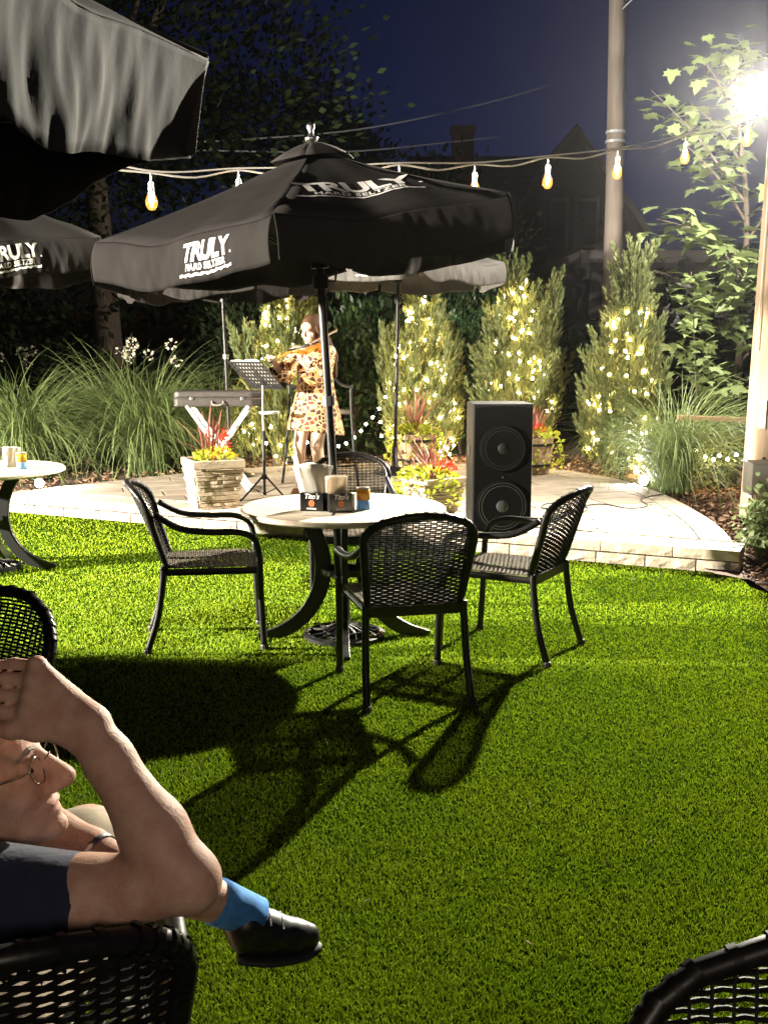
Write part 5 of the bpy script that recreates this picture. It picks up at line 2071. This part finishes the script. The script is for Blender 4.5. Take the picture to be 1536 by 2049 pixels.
def x_stand():
    t = thing('folding_stand', 'white folding X stand under the black instrument case', 'stand', (-1.62, 10.4, STAGE_Z))
    for y in (-.13, .13):
        for s in (-1, 1):
            MB().box((0, 0, 0), (.035, .020, 1.02), mtx=Matrix.Rotation(s * R_(35), 3, 'Y')).build('strut', M['whiteplastic'], t, bevel=.003, loc=(0, y + s * .011, .415))
    for s in (-1, 1):
        MB().tube([(s * .292, -.17, .832), (s * .292, .17, .832)], .015, 8).build('top_bar', M['whiteplastic'], t)
        MB().tube([(s * .292, -.22, .016), (s * .292, .22, .016)], .015, 8).build('foot_bar', M['whiteplastic'], t)
    MB().tube([(0, -.17, .415), (0, .17, .415)], .014, 10).build('pivot', M['silver'], t)


x_stand()


def music_stand():
    t = thing('music_stand', 'black music stand with a perforated desk before the violinist', 'music stand', (-1.115, 9.72, STAGE_Z))
    MB().tube([(0, 0, .04), (0, 0, .60)], .0145, 10).build('lower_pole', M['blackmetal'], t)
    MB().tube([(0, 0, .55), (0, 0, 1.08)], .0105, 10).build('upper_pole', M['silver'], t)
    MB().lathe([(.0145, .585), (.022, .585), (.022, .64), (.0105, .645)], 12).build('clutch', M['blackmetal'], t)
    hub = MB().lathe([(.0145, .19), (.026, .19), (.026, .235), (.0145, .24)], 12).build('hub', M['blackmetal'], t)
    for k in range(3):
        a = R_(215) + k * 2 * PI / 3
        c, s = math.cos(a), math.sin(a)
        l = MB().tube([(c * .022, s * .022, .215), (c * .24, s * .24, .012)], .009, 6).build('leg', M['blackmetal'], t)
        MB().tube([(c * .0145, s * .0145, .06), (c * .13, s * .13, .115)], .005, 6).build('brace', M['blackmetal'], l)
        MB().ball((c * .245, s * .245, .014), .014, 8, 6).build('foot', M['rubber'], l)
    # desk faces the player (away and to the right), seen from below-behind
    cu, cw_ = Vector((-.525, -.495, .70)).normalized(), Vector((-.69, .72, 0)).normalized()
    cu = (cu - cw_ * cu.dot(cw_)).normalized()
    rot = Matrix((cw_, cu.cross(cw_), cu)).transposed()
    W, Hd = .50, .34
    nx, nz = 11, 7
    mb = MB()
    # perforated plate: a lattice of bars around square holes
    cw, chh = W / nx, Hd / nz
    for i in range(nx + 1):
        mb.box((-W / 2 + i * cw, 0, Hd / 2), (cw * .58, .0016, Hd))
    for j in range(nz + 1):
        mb.box((0, 0.0003, j * chh), (W, .0017, chh * .55))
    mb.v = [tuple(rot @ Vector(v) + Vector((0.035, 0.02, 1.035))) for v in mb.v]
    d = mb.build('desk', M['blackmetal'], t)
    mb = MB()
    mb.box((0, -.028, -.004), (W + .02, .06, .004))
    mb.box((0, -.057, .008), (W + .02, .003, .024))
    mb.v = [tuple(rot @ Vector(v) + Vector((0.035, 0.02, 1.035))) for v in mb.v]
    mb.build('lip', M['blackmetal'], d)
    MB().lathe([(0, -.03), (.022, -.03), (.022, .03), (0, .03)], 12, (0.0, 0.0, 1.08), Matrix.Rotation(PI / 2, 3, 'X')).build('tilt_joint', M['blackmetal'], t)
    s = MB()
    for i, (x0, x1, z0, z1) in enumerate(((-.215, .0, .012, .30), (.005, .22, .012, .29))):
        n = 8
        vs, fs = [], []
        for k in range(n + 1):
            x = x0 + (x1 - x0) * k / n
            y = -.006 - .012 * math.sin(PI * k / n)
            vs += [(x, y, z0), (x, y - .004, z1 + .06)]
            if k < n:
                fs.append((2 * k, 2 * k + 2, 2 * k + 3, 2 * k + 1))
        s.add(vs, fs)
    s.v = [tuple(rot @ Vector(v) + Vector((0.035, 0.02, 1.035))) for v in s.v]
    o = s.build('sheet_music', M['paper'], None, True)
    o.location = t.location
    tag(o, 'pale sheets of music standing on the perforated music desk', 'sheet music')
    # round tray clamped to the pole
    tr = MB().lathe([(0, .0), (.085, .0), (.092, .006), (.092, .020), (.086, .020), (.084, .008), (0, .008)], 28, (.055, .0, .80)).build('tray', M['whiteplastic'], t, True)
    MB().lathe([(0, 0.0), (.080, 0.0), (.078, .006), (0, .007)], 24, (.055, 0, .809)).build('mat', M['bluecloth'], tr)


music_stand()


def bar_stool():
    t = thing('bar_stool', 'black tall bar chair with arms standing behind the violinist', 'bar stool', (-.66, 10.75, STAGE_Z), R_(205))
    w = .25
    for s in (-1, 1):
        MB().tube(spline([(s * w, .24, 1.02), (s * w, .245, .80), (s * (w + .02), .27, .35), (s * (w + .05), .30, .0)], 5), .0145, 8).build('leg', M['blackmetal'], t, True)
        MB().tube(spline([(s * (w - .01), -.22, 1.05), (s * (w - .01), -.225, .78), (s * (w + .02), -.26, .35), (s * (w + .05), -.31, .0)], 5), .0145, 8).build('leg', M['blackmetal'], t, True)
        MB().tube(spline([(s * (w - .01), -.25, 1.13), (s * (w + .03), -.10, 1.03), (s * (w + .03), .15, 1.01), (s * w, .24, 1.02)], 5), .0145, 8).build('arm', M['blackmetal'], t, True)
    bk = spline([(-w + .01, -.22, 1.03), (-w + .01, -.27, 1.15), (-w * .7, -.30, 1.25), (0, -.32, 1.29), (w * .7, -.30, 1.25), (w - .01, -.27, 1.15), (w - .01, -.22, 1.03)], 6)
    b = MB().tube(bk, .016, 8).build('back_frame', M['blackmetal'], t, True)
    MB().tube([(-w + .01, -.235, 1.0), (w - .01, -.235, 1.0)], .010, 6).build('rail', M['blackmetal'], b)
    MB().tube([(-w + .01, -.232, .80), (w - .01, -.232, .80)], .010, 6).build('rail', M['blackmetal'], b)
    for k in range(9):
        x = -w + .05 + k * (2 * w - .1) / 8
        MB().tube([(x, -.232, .80), (x, -.236, 1.0)], .006, 6).build('spindle', M['blackmetal'], b)
    MB().prism([(-w, -.23), (w, -.23), (w + .01, .23), (-w - .01, .23)], .735, .775).build('seat', M['wickerseat'], t, bevel=.012)
    for y in (-.285, .285):
        MB().tube([(-w - .035, y, .22), (w + .035, y, .22)], .010, 6).build('footrest', M['blackmetal'], t)
    for s in (-1, 1):
        MB().tube([(s * (w + .03), -.28, .28), (s * (w + .03), .28, .28)], .009, 6).build('stretcher', M['blackmetal'], t)


bar_stool()


# ------------------------------------------------------------------ the violinist
def frame(fwd, up=(0, 0, 1)):
    f = Vector(fwd).normalized()
    u = Vector(up)
    u = (u - f * u.dot(f)).normalized()
    s = f.cross(u)
    return (np.array(f), np.array(s), np.array(u))


def loc(c, fr, p):
    return np.array(c) + fr[0] * p[0] + fr[1] * p[1] + fr[2] * p[2]


def finger_chain(sd, base, dirs, lens, r0, k=0.006):
    p = np.array(base, float)
    r = r0
    for d, l in zip(dirs, lens):
        d = np.array(d, float)
        d /= np.linalg.norm(d)
        q = p + d * l
        sd.cap(p, q, r, r * .88, k)
        p, r = q, r * .88
    return p


def head_sdf(sd, C, fr, s=1.0, female=False, k=0.012):
    def E(p, rad, kk=k, sub=False):
        sd.ell(loc(C, fr, np.array(p) * s), np.array(rad) * s, fr, kk, sub)
    E((-.020, 0, .030), (.098, .076, .098))
    E((.045, 0, -.040), (.052, .056, .082))
    E((.030, 0, -.075), (.055, .050, .045))
    E((.080, 0, -.103), (.020, .024, .018))
    E((.072, 0, .040), (.026, .050, .030))
    E((.084, 0, .018), (.014, .045, .011), .010)          # brow
    for q in (-1, 1):
        E((.086, q * .030, -.004), (.016, .017, .011), .008, True)   # eye sockets
        E((.066, q * .040, -.035), (.026, .022, .022), .015)         # cheeks
        E((.079, q * .030, -.004), (.013, .014, .012), .004)         # eyeballs under lids
        E((-.012, q * .077, -.012), (.020, .009, .032), .006)        # ears
        E((-.010, q * .085, -.010), (.010, .005, .020), .004, True)
        E((.104, q * .011, -.045), (.010, .008, .008), .006)         # nostrils
    sd.cap(loc(C, fr, np.array((.094, 0, .012)) * s), loc(C, fr, np.array((.121 if not female else .114, 0, -.036)) * s), .009 * s, (.0165 if not female else .010) * s, .012)
    E((.091, 0, -.067), (.0095, .022, .0055), .006)
    E((.0895, 0, -.080), (.0095, .019, .0065), .006)
    E((.0995, 0, -.0735), (.005, .022, .0016), .003, True)


def violinist():
    cx, cy = -.66, 10.0
    t = thing('person', 'woman in a giraffe-print dress playing a violin on the terrace', 'person', (cx, cy, STAGE_Z))
    fr = frame((-.55, -.80, -.22))
    C = (-.02, -.06, 1.570)
    sd = SDF((-.55, -.55, -.02), (.45, .35, 1.78), .0075)
    head_sdf(sd, C, fr, 1.0, True)
    sd.cap((.0, -.01, 1.40), (-.012, -.035, 1.51), .052, .050, .02)
    # trunk
    sd.cap((.02, .0, .95), (.015, .0, 1.12), .125, .105, .05)
    sd.ell((.0, .0, 1.27), (.155, .105, .16), None, .05)
    sd.cap((-.15, -.03, 1.37), (.15, .01, 1.37), .052, .052, .04)
    # legs: left one a little forward
    sd.chain([(-.075, -.01, .92), (-.135, -.05, .50), (-.150, .02, .09)], [.092, .058, .036], .02)
    sd.chain([(-.150, .02, .46), (-.150, .03, .34), (-.150, .02, .12)], [.045, .054, .036], .02)
    sd.chain([(.085, -.01, .92), (.030, -.14, .50), (.050, -.06, .09)], [.094, .060, .036], .02)
    sd.chain([(.034, -.115, .45), (.048, -.07, .33), (.050, -.06, .12)], [.046, .056, .036], .02)
    for x, y, dx in ((-.150, .02, -.06), (.050, -.06, -.05)):
        sd.chain([(x, y + .03, .055), (x + dx * .6, y - .09, .040), (x + dx, y - .155, .022)], [.036, .034, .022], .02)
    # right arm (to the left in view) drawing the bow
    sh, el, wr = (-.17, -.04, 1.36), (-.255, -.22, 1.14), (-.345, -.36, 1.27)
    sd.chain([sh, el, wr], [.050, .040, .028], .02)
    hd = np.array((-.362, -.385, 1.305))
    sd.cap(wr, hd, .027, .030, .012)
    for i in range(4):
        b = hd + np.array((-.012 + .004 * i, -.008 - .012 * i + .02, .018 - .008 * i))
        finger_chain(sd, b, ((-.5, -.5, .4), (.1, -.5, -.8), (.6, .1, -.6)), (.030, .024, .018), .0095)
    finger_chain(sd, hd + np.array((.02, -.012, .0)), ((.3, -.6, .3), (-.2, -.7, .0)), (.028, .022), .0105)
    # left arm holding the neck of the violin
    sh, el, wr = (.155, .0, 1.36), (.04, -.26, 1.12), (-.085, -.36, 1.285)
    sd.chain([sh, el, wr], [.050, .040, .027], .02)
    hl = np.array((-.098, -.375, 1.33))
    sd.cap(wr, hl, .026, .029, .012)
    for i in range(4):
        b = hl + np.array((-.004 + .013 * i, -.02 + .006 * i, .030))
        finger_chain(sd, b, ((-.3, -.4, .8), (.4, .5, .5), (.3, .6, -.5)), (.026, .020, .016), .009)
    finger_chain(sd, hl + np.array((.012, .025, .01)), ((-.2, .3, .9), (-.5, .0, .7)), (.028, .022), .010)
    sd.build('body', M['skin2'], t)
    # dress: rings from shoulders to hem with folds
    levels = [(1.415, .070, .060, -.004, -.005), (1.39, .150, .085, .0, -.005), (1.33, .180, .118, .0, -.005), (1.24, .178, .128, .005, -.01), (1.12, .165, .125, .01, -.005), (1.02, .175, .135, .012, 0),
              (.90, .205, .160, .010, -.01), (.78, .235, .180, .008, -.015), (.68, .258, .195, .006, -.02), (.60, .272, .205, .010, -.02)]
    n = 72
    vs, fs = [], []
    for li, (z, rx, ry, ox, oy) in enumerate(levels):
        fold = max(0, (1.15 - z)) * .075
        for k in range(n):
            a = 2 * PI * k / n
            m = 1 + fold * (math.sin(9 * a + 1.3) * .6 + math.sin(14 * a + .4) * .5) + .012 * math.sin(5 * a + z * 20)
            dz = -.035 * math.cos(a - .6) if z < .7 else 0
            vs.append((ox + rx * m * math.cos(a), oy + ry * m * math.sin(a), z + dz))
    for li in range(len(levels) - 1):
        for k in range(n):
            k2 = (k + 1) % n
            fs.append((li * n + k, (li + 1) * n + k, (li + 1) * n + k2, li * n + k2))
    d = MB().add(vs, fs).build('dress', M['dress'], t, True)
    d.modifiers.new('solid', 'SOLIDIFY').thickness = .006
    ss = d.modifiers.new('sub', 'SUBSURF')
    ss.levels = ss.render_levels = 1

    def sleeve(pts, rs):
        P = spline(pts, 4)
        N = len(P)
        rr_ = [rs[0] + (rs[-1] - rs[0]) * i / (N - 1) for i in range(N)]
        mb = MB().tube(P, rr_, 20, False)
        vs = []
        for i, v in enumerate(mb.v):
            ring, k = divmod(i, 20)
            f = 1 + .16 * math.sin(k * 2 * PI / 20 * 6 + 1) * ring / N
            c = P[ring]
            vs.append(c + (Vector(v) - c) * f)
        mb.v = [tuple(v) for v in vs]
        o = mb.build('sleeve', M['dress'], d, True)
        o.modifiers.new('solid', 'SOLIDIFY').thickness = .005
    sleeve([(-.13, -.02, 1.365), (-.20, -.10, 1.26), (-.258, -.225, 1.150), (-.315, -.315, 1.215)], [.068, .088])
    sleeve([(.13, .0, 1.365), (.12, -.10, 1.26), (.045, -.255, 1.125), (-.045, -.325, 1.215)], [.068, .082])
    # hair: cap plus long falls
    sd = SDF((-.30, -.30, 1.00), (.35, .35, 1.80), .0085)
    sd.ell(loc(C, fr, (-.030, 0, .040)), (.104, .086, .100), fr, .02)
    sd.ell(loc(C, fr, (.085, -.01, -.03)), (.088, .068, .100), fr, .012, True)
    for q in (-1, 1):
        a = loc(C, fr, (-.005, q * .078, .02))
        b = loc(C, fr, (-.035, q * .086, -.10))
        e = loc(C, fr, (-.075, q * .095, -.24))
        sd.chain([a, b, e], [.026, .034, .030], .02)
    sd.chain([loc(C, fr, (-.07, 0, -.02)), loc(C, fr, (-.10, .02, -.20)), loc(C, fr, (-.14, .03, -.42))], [.075, .075, .045], .03)
    sd.chain([(.10, .06, 1.50), (.17, .06, 1.32), (.19, .05, 1.14)], [.045, .05, .03], .03)
    h = sd.build('hair', M['brownhair'], t)
    for q in (-1, 1):
        MB().ball(loc(C, fr, (.0925, q * .030, -.003)), .0068, 8, 6).build('eye', M['rubber'], t)
        MB().tube(spline([loc(C, fr, (.099, q * .016, .017)), loc(C, fr, (.098, q * .032, .022)), loc(C, fr, (.086, q * .050, .015))], 4), .0026, 5).build('eyebrow', M['brownhair'], t)
    MB().tube(spline([loc(C, fr, (.104, -.019, -.073)), loc(C, fr, (.109, 0, -.0715)), loc(C, fr, (.104, .019, -.073))], 4), .0035, 6).build('lips', M['lip'], t)
    for x, y, dx in ((-.150, .02, -.06), (.050, -.06, -.05)):
        MB().tube([(x, y + .04, .012), (x + dx * .6, y - .09, .010), (x + dx, y - .17, .010)], [.040, .042, .026], 10, True, .3).build('sandal', M['blacksho'], t, True)
    return t


M['lip'] = mat('lips', (0.45, 0.12, 0.10), 0.45)
violinist()


def violin():
    base = Vector((-.66, 10.0, STAGE_Z))
    t = thing('violin', 'orange varnished violin held under the chin of the woman', 'violin', base)
    # axis from the shoulder/chin out along the neck
    a = Vector((.085, -.13, 1.425))
    b = Vector((-.115, -.405, 1.365))
    ax = (b - a).normalized()
    up = Vector((-.15, -.45, .88))
    up = (up - ax * up.dot(ax)).normalized()
    sd_ = ax.cross(up)
    L = .36
    prof = [(0, .0), (.005, .055), (.03, .088), (.09, .102), (.14, .085), (.165, .062), (.20, .056), (.235, .064), (.27, .078), (.31, .082), (.345, .06), (.36, .025), (.362, 0)]
    out = [(x, w) for x, w in prof] + [(x, -w) for x, w in prof[-2:0:-1]]
    n = len(out)
    vs = []
    for h in (-.018, .018):
        vs += [a + ax * x + sd_ * w + up * h for x, w in out]
    vs += [a + ax * .18 + up * -.028, a + ax * .18 + up * .030]
    fs = [(i, (i + 1) % n, n + (i + 1) % n, n + i) for i in range(n)]
    fs += [((i + 1) % n, i, 2 * n) for i in range(n)] + [(n + i, n + (i + 1) % n, 2 * n + 1) for i in range(n)]
    MB().add(vs, fs).build('violin_body', M['amberwood'], t, bevel=.004)
    MB().tube([a + ax * .10 + up * .040, a + ax * .36 + up * .034, a + ax * .50 + up * .030], [.020, .015, .011], 8, True, .4).build('fingerboard', M['blacksho'], t, True)
    MB().tube([a + ax * .34 + up * .012, a + ax * .50 + up * .020], [.018, .012], 8).build('neck', M['amberwood'], t, True)
    sc = spline([a + ax * .49 + up * .02, a + ax * .55 + up * .005, a + ax * .60 - up * .005, a + ax * .615 + up * .014, a + ax * .597 + up * .018], 4)
    MB().tube(sc, [.015 - .009 * i / (len(sc) - 1) for i in range(len(sc))], 8).build('scroll', M['amberwood'], t, True)
    for i in range(4):
        MB().tube([a + ax * (.52 + .018 * i) + sd_ * .035 * (-1) ** i, a + ax * (.52 + .018 * i)], .004, 6).build('peg', M['blacksho'], t)
    MB().box(a + ax * .19 + up * .045, (.05, .004, .022), mtx=Matrix((sd_, ax, up)).transposed()).build('bridge', M['timber'], t)
    MB().ball(a + ax * .03 + sd_ * .04 + up * .03, .032, 10, 6, (1, 1, .4)).build('chin_rest', M['blacksho'], t, True)
    # the bow
    q = thing('violin_bow', 'thin pale violin bow slanting up across the strings', 'bow', base)
    p0 = Vector((-.375, -.40, 1.285))
    mid = a + ax * .155 + up * .062
    p1 = p0 + (mid - p0).normalized() * .70
    MB().tube(spline([p0, p0.lerp(p1, .5) + Vector((0, 0, -.008)), p1], 5), [.0048 - .0002 * i for i in range(11)], 6).build('stick', M['bowwood'], q, True)
    MB().tube([p0 + Vector((.01, 0, -.018)), p1 + Vector((0, 0, -.012))], .0028, 5).build('hair', M['paper'], q)
    MB().box(p0 + Vector((.012, 0, -.010)), (.03, .012, .022)).build('frog', M['blacksho'], q)


M['bowwood'] = mat('bow_wood', (0.45, 0.24, 0.12), 0.35)
violin()


# ------------------------------------------------------------------ the man in the foreground
def man():
    t = thing('person', 'man in a navy t-shirt and glasses resting his forehead on his raised hand', 'person', (-.60, 1.50, 0))
    o0 = np.array((-.60, 1.50, 0.0))
    sd = SDF((-.93, 1.10, -.01), (-.02, 2.35, 1.24), .0046)
    C = np.array((-.592, 1.450, .967))
    pit = R_(18)
    f = np.array((math.cos(pit), 0.02, math.sin(pit)))
    fr = frame(f, (0, 0, 1))
    head_sdf(sd, C, fr, 1.0)
    # neck and trunk
    sd.cap((-.70, 1.46, .855), (-.625, 1.455, .93), .062, .058, .03)
    sd.ell((-.72, 1.47, .72), (.125, .17, .19), None, .05)
    sd.ell((-.70, 1.50, .55), (.15, .17, .13), None, .05)
    sd.cap((-.66, 1.33, .840), (-.70, 1.60, .850), .062, .062, .05)
    # near arm: shoulder - elbow on the chair back - wrist
    S = np.array((-.575, 1.335, .838))
    E = np.array((-.262, 1.293, .895))
    W = np.array((-.396, 1.352, 1.078))
    sd.chain([S, S * .45 + E * .55 + np.array((0, 0, -.012)), E], [.062, .054, .041], .02)
    sd.ell(E + np.array((.016, -.002, -.006)), (.026, .030, .030), None, .02)
    fo = E * .70 + W * .30
    sd.chain([E, fo + np.array((-.004, .0, .004)), W * .8 + E * .2, W], [.040, .043, .031, .0285], .02)
    # hand laid over the brow: palm from the wrist up and left, fingers running back over the head
    hdir = np.array((-.115, .030, .062))
    P2 = W + hdir * .70
    side = np.array((-.03, -.30, -.42))
    side /= np.linalg.norm(side)          # across the knuckles, thumb side down
    nrm = np.cross(hdir / np.linalg.norm(hdir), side)
    for q in (-1.0, -.35, .35, 1.0):
        sd.cap(W + side * q * .014, P2 + side * q * .032, .0205, .0165, .016)
    kn = []
    for i, q in enumerate((-1.05, -.38, .30, .98)):
        b = P2 + side * q * .0325 + np.array((0, 0, .004))
        kn.append(b)
        d1 = np.array((-.95, .14 + .02 * i, .10 - .035 * i))
        d2 = np.array((-.92, .25, -.20 - .03 * i))
        d3 = np.array((-.72, .35, -.50))
        ls = [(.040, .024, .020), (.046, .029, .022), (.044, .028, .021), (.036, .021, .018)][::-1][i]
        finger_chain(sd, b, (d1, d2, d3), ls, .0106 if i else .0095, .004)
        sd.ell(b + np.array((0, -.004, .007)), (.011, .011, .010), None, .008)
    # thumb leaves the side of the palm near its base and lies along the temple
    finger_chain(sd, W + hdir * .24 + side * .016, ((-.80, -.14, -.02), (-.96, .0, .05), (-.97, .06, .10)), (.042, .034, .027), .0135, .010)
    # tendons
    for i in range(4):
        sd.cap(W + hdir * .25 + np.array((0, -.010, .012)) + side * (i - 1.5) * .010, kn[i] + np.array((0, -.004, .006)), .006, .007, .010)
    # far forearm in front of him
    sd.chain([(-.70, 1.63, .84), (-.60, 1.66, .805), (-.475, 1.600, .780), (-.44, 1.58, .772)], [.056, .046, .031, .027], .02)
    sd.cap((-.44, 1.58, .772), (-.385, 1.565, .757), .027, .030, .012)
    for i in range(4):
        finger_chain(sd, (-.375 + .004 * i, 1.545 + .017 * i, .757), ((1, -.1 + .08 * i, -.15), (.8, 0, -.5), (.3, 0, -.9)), (.030, .022, .018), .0095, .006)
    finger_chain(sd, (-.42, 1.55, .765), ((.8, -.5, -.1), (.9, -.1, -.3)), (.035, .028), .011, .008)
    # legs: far one planted, near one crossed with the foot to the right
    sd.chain([(-.62, 1.56, .54), (-.50, 1.87, .62), (-.47, 1.93, .36), (-.48, 1.99, .09)], [.092, .066, .056, .038], .03)
    sd.chain([(-.60, 1.46, .54), (-.56, 1.86, .66), (-.42, 1.93, .54), (-.30, 2.00, .447)], [.092, .066, .054, .036], .03)
    sd.chain([(-.30, 2.0, .447), (-.255, 2.016, .407), (-.215, 2.03, .377)], [.034, .030, .020], .01)
    sd.chain([(-.48, 2.0, .06), (-.44, 2.10, .035)], [.038, .03], .02)
    b = sd.build('body', M['skin'], t)
    b.location = -o0
    # shirt
    sd = SDF((-.96, 1.10, .40), (-.26, 1.86, 1.02), .0052)
    sd.ell((-.72, 1.47, .72), (.138, .183, .20), None, .05)
    sd.ell((-.70, 1.50, .55), (.165, .185, .14), None, .05)
    sd.cap((-.66, 1.33, .842), (-.70, 1.60, .852), .072, .072, .05)
    sd.chain([S + np.array((-.02, 0, 0)), S * .38 + E * .62 + np.array((0, 0, -.018))], [.088, .0585], .03)
    sd.cap((-.70, 1.62, .835), (-.63, 1.655, .81), .072, .064, .03)
    for i in range(7):
        sd.cap((-.60 + .03 * i, 1.265 + .004 * i, .90 - .02 * i), (-.60 + .05 * i, 1.27, .76), .004, .004, .012)
    ax = (E - S) / np.linalg.norm(E - S)
    sd.cut(S + ax * .185, ax + np.array((0, .0, -.35)))
    sd.cap((-.655, 1.457, .905), (-.60, 1.453, .965), .060, .060, .006, True)
    o = sd.build('shirt', M['navy'], t)
    o.location = -o0
    cr = []
    for k in range(20):
        a = 2 * PI * k / 20
        cr.append((-.640 + .052 * math.cos(a) * .75 - .012, 1.457 + .064 * math.sin(a), .908 - .045 * math.cos(a) * .75))
    o = MB().tube(spline(cr, 2, True) + [Vector(cr[0])], .006, 6, False).build('collar', M['navy'], t, True)
    o.location = -o0
    # shorts
    sd = SDF((-.90, 1.25, .36), (-.35, 2.02, .80), .0065)
    sd.ell((-.69, 1.50, .52), (.175, .19, .12), None, .05)
    sd.chain([(-.62, 1.56, .54), (-.515, 1.84, .615)], [.108, .086], .03)
    sd.chain([(-.60, 1.46, .545), (-.565, 1.83, .655)], [.108, .086], .03)
    o = sd.build('shorts', M['khaki'], t)
    o.location = -o0
    # hair: cropped, receding, close to the skull
    sd = SDF((-.78, 1.30, .85), (-.45, 1.62, 1.14), .0052)
    sd.ell(loc(C, fr, (-.024, 0, .034)), (.1035, .081, .1035), fr, .01)
    sd.ell(loc(C, fr, (.085, 0, -.02)), (.105, .12, .115), fr, .01, True)
    sd.ell(loc(C, fr, (-.012, 0, -.075)), (.12, .12, .085), fr, .01, True)
    o = sd.build('hair', M['greyhair'], t)
    o.location = -o0
    # glasses
    g = MB()
    for q in (-1, 1):
        ring = []
        for k in range(24):
            a = 2 * PI * k / 24
            ring.append(loc(C, fr, (.104 - .012 * abs(math.cos(a)) * .3, q * (.033 + .024 * math.cos(a)), -.006 + .019 * math.sin(a))))
        g.tube(ring + [ring[0], ring[1]], .0011, 5, False)
        g.tube(spline([loc(C, fr, (.100, q * .057, .002)), loc(C, fr, (.085, q * .072, .003)), loc(C, fr, (.02, q * .081, .004)), loc(C, fr, (-.015, q * .083, -.002)), loc(C, fr, (-.035, q * .082, -.022))], 5), .0015, 6)
    g.tube(spline([loc(C, fr, (.107, -.010, .0)), loc(C, fr, (.113, 0, .004)), loc(C, fr, (.107, .010, .0))], 4), .0012, 5)
    o = g.build('glasses', M['glassframe'], t, True)
    o.location = -o0
    for q in (-1, 1):
        e = MB().ball(loc(C, fr, (.0905, q * .030, -.005)), .0042, 8, 6).build('eye', M['rubber'], t)
        e.location = -o0
        e = MB().tube(spline([loc(C, fr, (.1005, q * .014, .022)), loc(C, fr, (.099, q * .032, .027)), loc(C, fr, (.086, q * .050, .019))], 4), .0032, 5).build('eyebrow', M['greyhair'], t)
        e.location = -o0
    # watch, socks and shoes
    wm = Vector((-.462, 1.592, .777))
    ax = Vector((.83, -.50, -.08)).normalized()
    o = MB().lathe([(.031, -.010), (.0345, -.010), (.0345, .010), (.031, .010), (.031, -.010)], 20, wm, ax.to_track_quat('Z', 'Y').to_matrix()).build('watch', M['silver'], t, True)
    o.location = -o0
    o = MB().tube([(-.340, 1.978, .478), (-.315, 1.990, .459), (-.290, 2.002, .440), (-.262, 2.013, .420)], [.0480, .0455, .0440, .0425], 16).build('sock', M['bluecloth'], t, True)
    o.location = -o0
    sd = SDF((-.36, 1.90, .26), (-.02, 2.20, .56), .005)
    sd.chain([(-.285, 2.00, .417), (-.240, 2.02, .387), (-.190, 2.04, .367), (-.160, 2.055, .360)], [.047, .039, .031, .023], .02)
    sd.cap((-.285, 1.995, .382), (-.165, 2.05, .340), .028, .022, .02)
    o = sd.build('shoe', M['blacksho'], t)
    o.location = -o0
    # bright straps across the instep and a pale sole
    for i in range(3):
        q = .22 + .26 * i
        c = Vector((-.285, 2.00, .417)).lerp(Vector((-.190, 2.04, .367)), q)
        rad = .049 - .014 * q
        arc = [c + Vector((.25 * math.sin(a) * rad, -math.sin(a) * rad * .92, math.cos(a) * rad)) for a in np.linspace(-.25, .95, 7)]
        MB().tube(arc, .0055, 6, True, .45).build('strap', M['whiteplastic'], o)
    sole = spline([(-.300, 1.985, .352), (-.240, 2.00, .338), (-.175, 2.03, .330), (-.140, 2.06, .338)], 5)
    MB().tube(sole, [.030, .031, .031, .031, .032, .032, .032, .031, .031, .030, .030, .029, .028, .026, .022, .015], 8, True, .30, up=(.4, -.9, 0)).build('sole', M['rubber'], o, True)
    sd = SDF((-.56, 1.9, -.01), (-.36, 2.2, .16), .006)
    sd.chain([(-.48, 1.97, .055), (-.465, 2.05, .05), (-.44, 2.12, .038)], [.05, .046, .034], .02)
    o = sd.build('shoe', M['blacksho'], t)
    o.location = -o0


M['glassframe'] = mat('glasses_wire', (0.25, 0.20, 0.13), 0.3, metal=0.9)
man()


# ------------------------------------------------------------------ the thin night haze added to imitate lens glare around the lamps
hz = MB().box((0, 24, 8.0), (60, 84, 18.6)).build('glare_haze', None)
hm = bpy.data.materials.new('glare_medium')
hm.use_nodes = True
hm.node_tree.nodes.clear()
ho = hm.node_tree.nodes.new('ShaderNodeOutputMaterial')
hv_ = hm.node_tree.nodes.new('ShaderNodeVolumePrincipled')
hv_.inputs['Color'].default_value = (0.9, 0.9, 0.95, 1)
hv_.inputs['Density'].default_value = 0.0002
hv_.inputs['Anisotropy'].default_value = 0.88
hm.node_tree.links.new(hv_.outputs[0], ho.inputs['Volume'])
hz.data.materials.append(hm)
hz['kind'] = 'stuff'
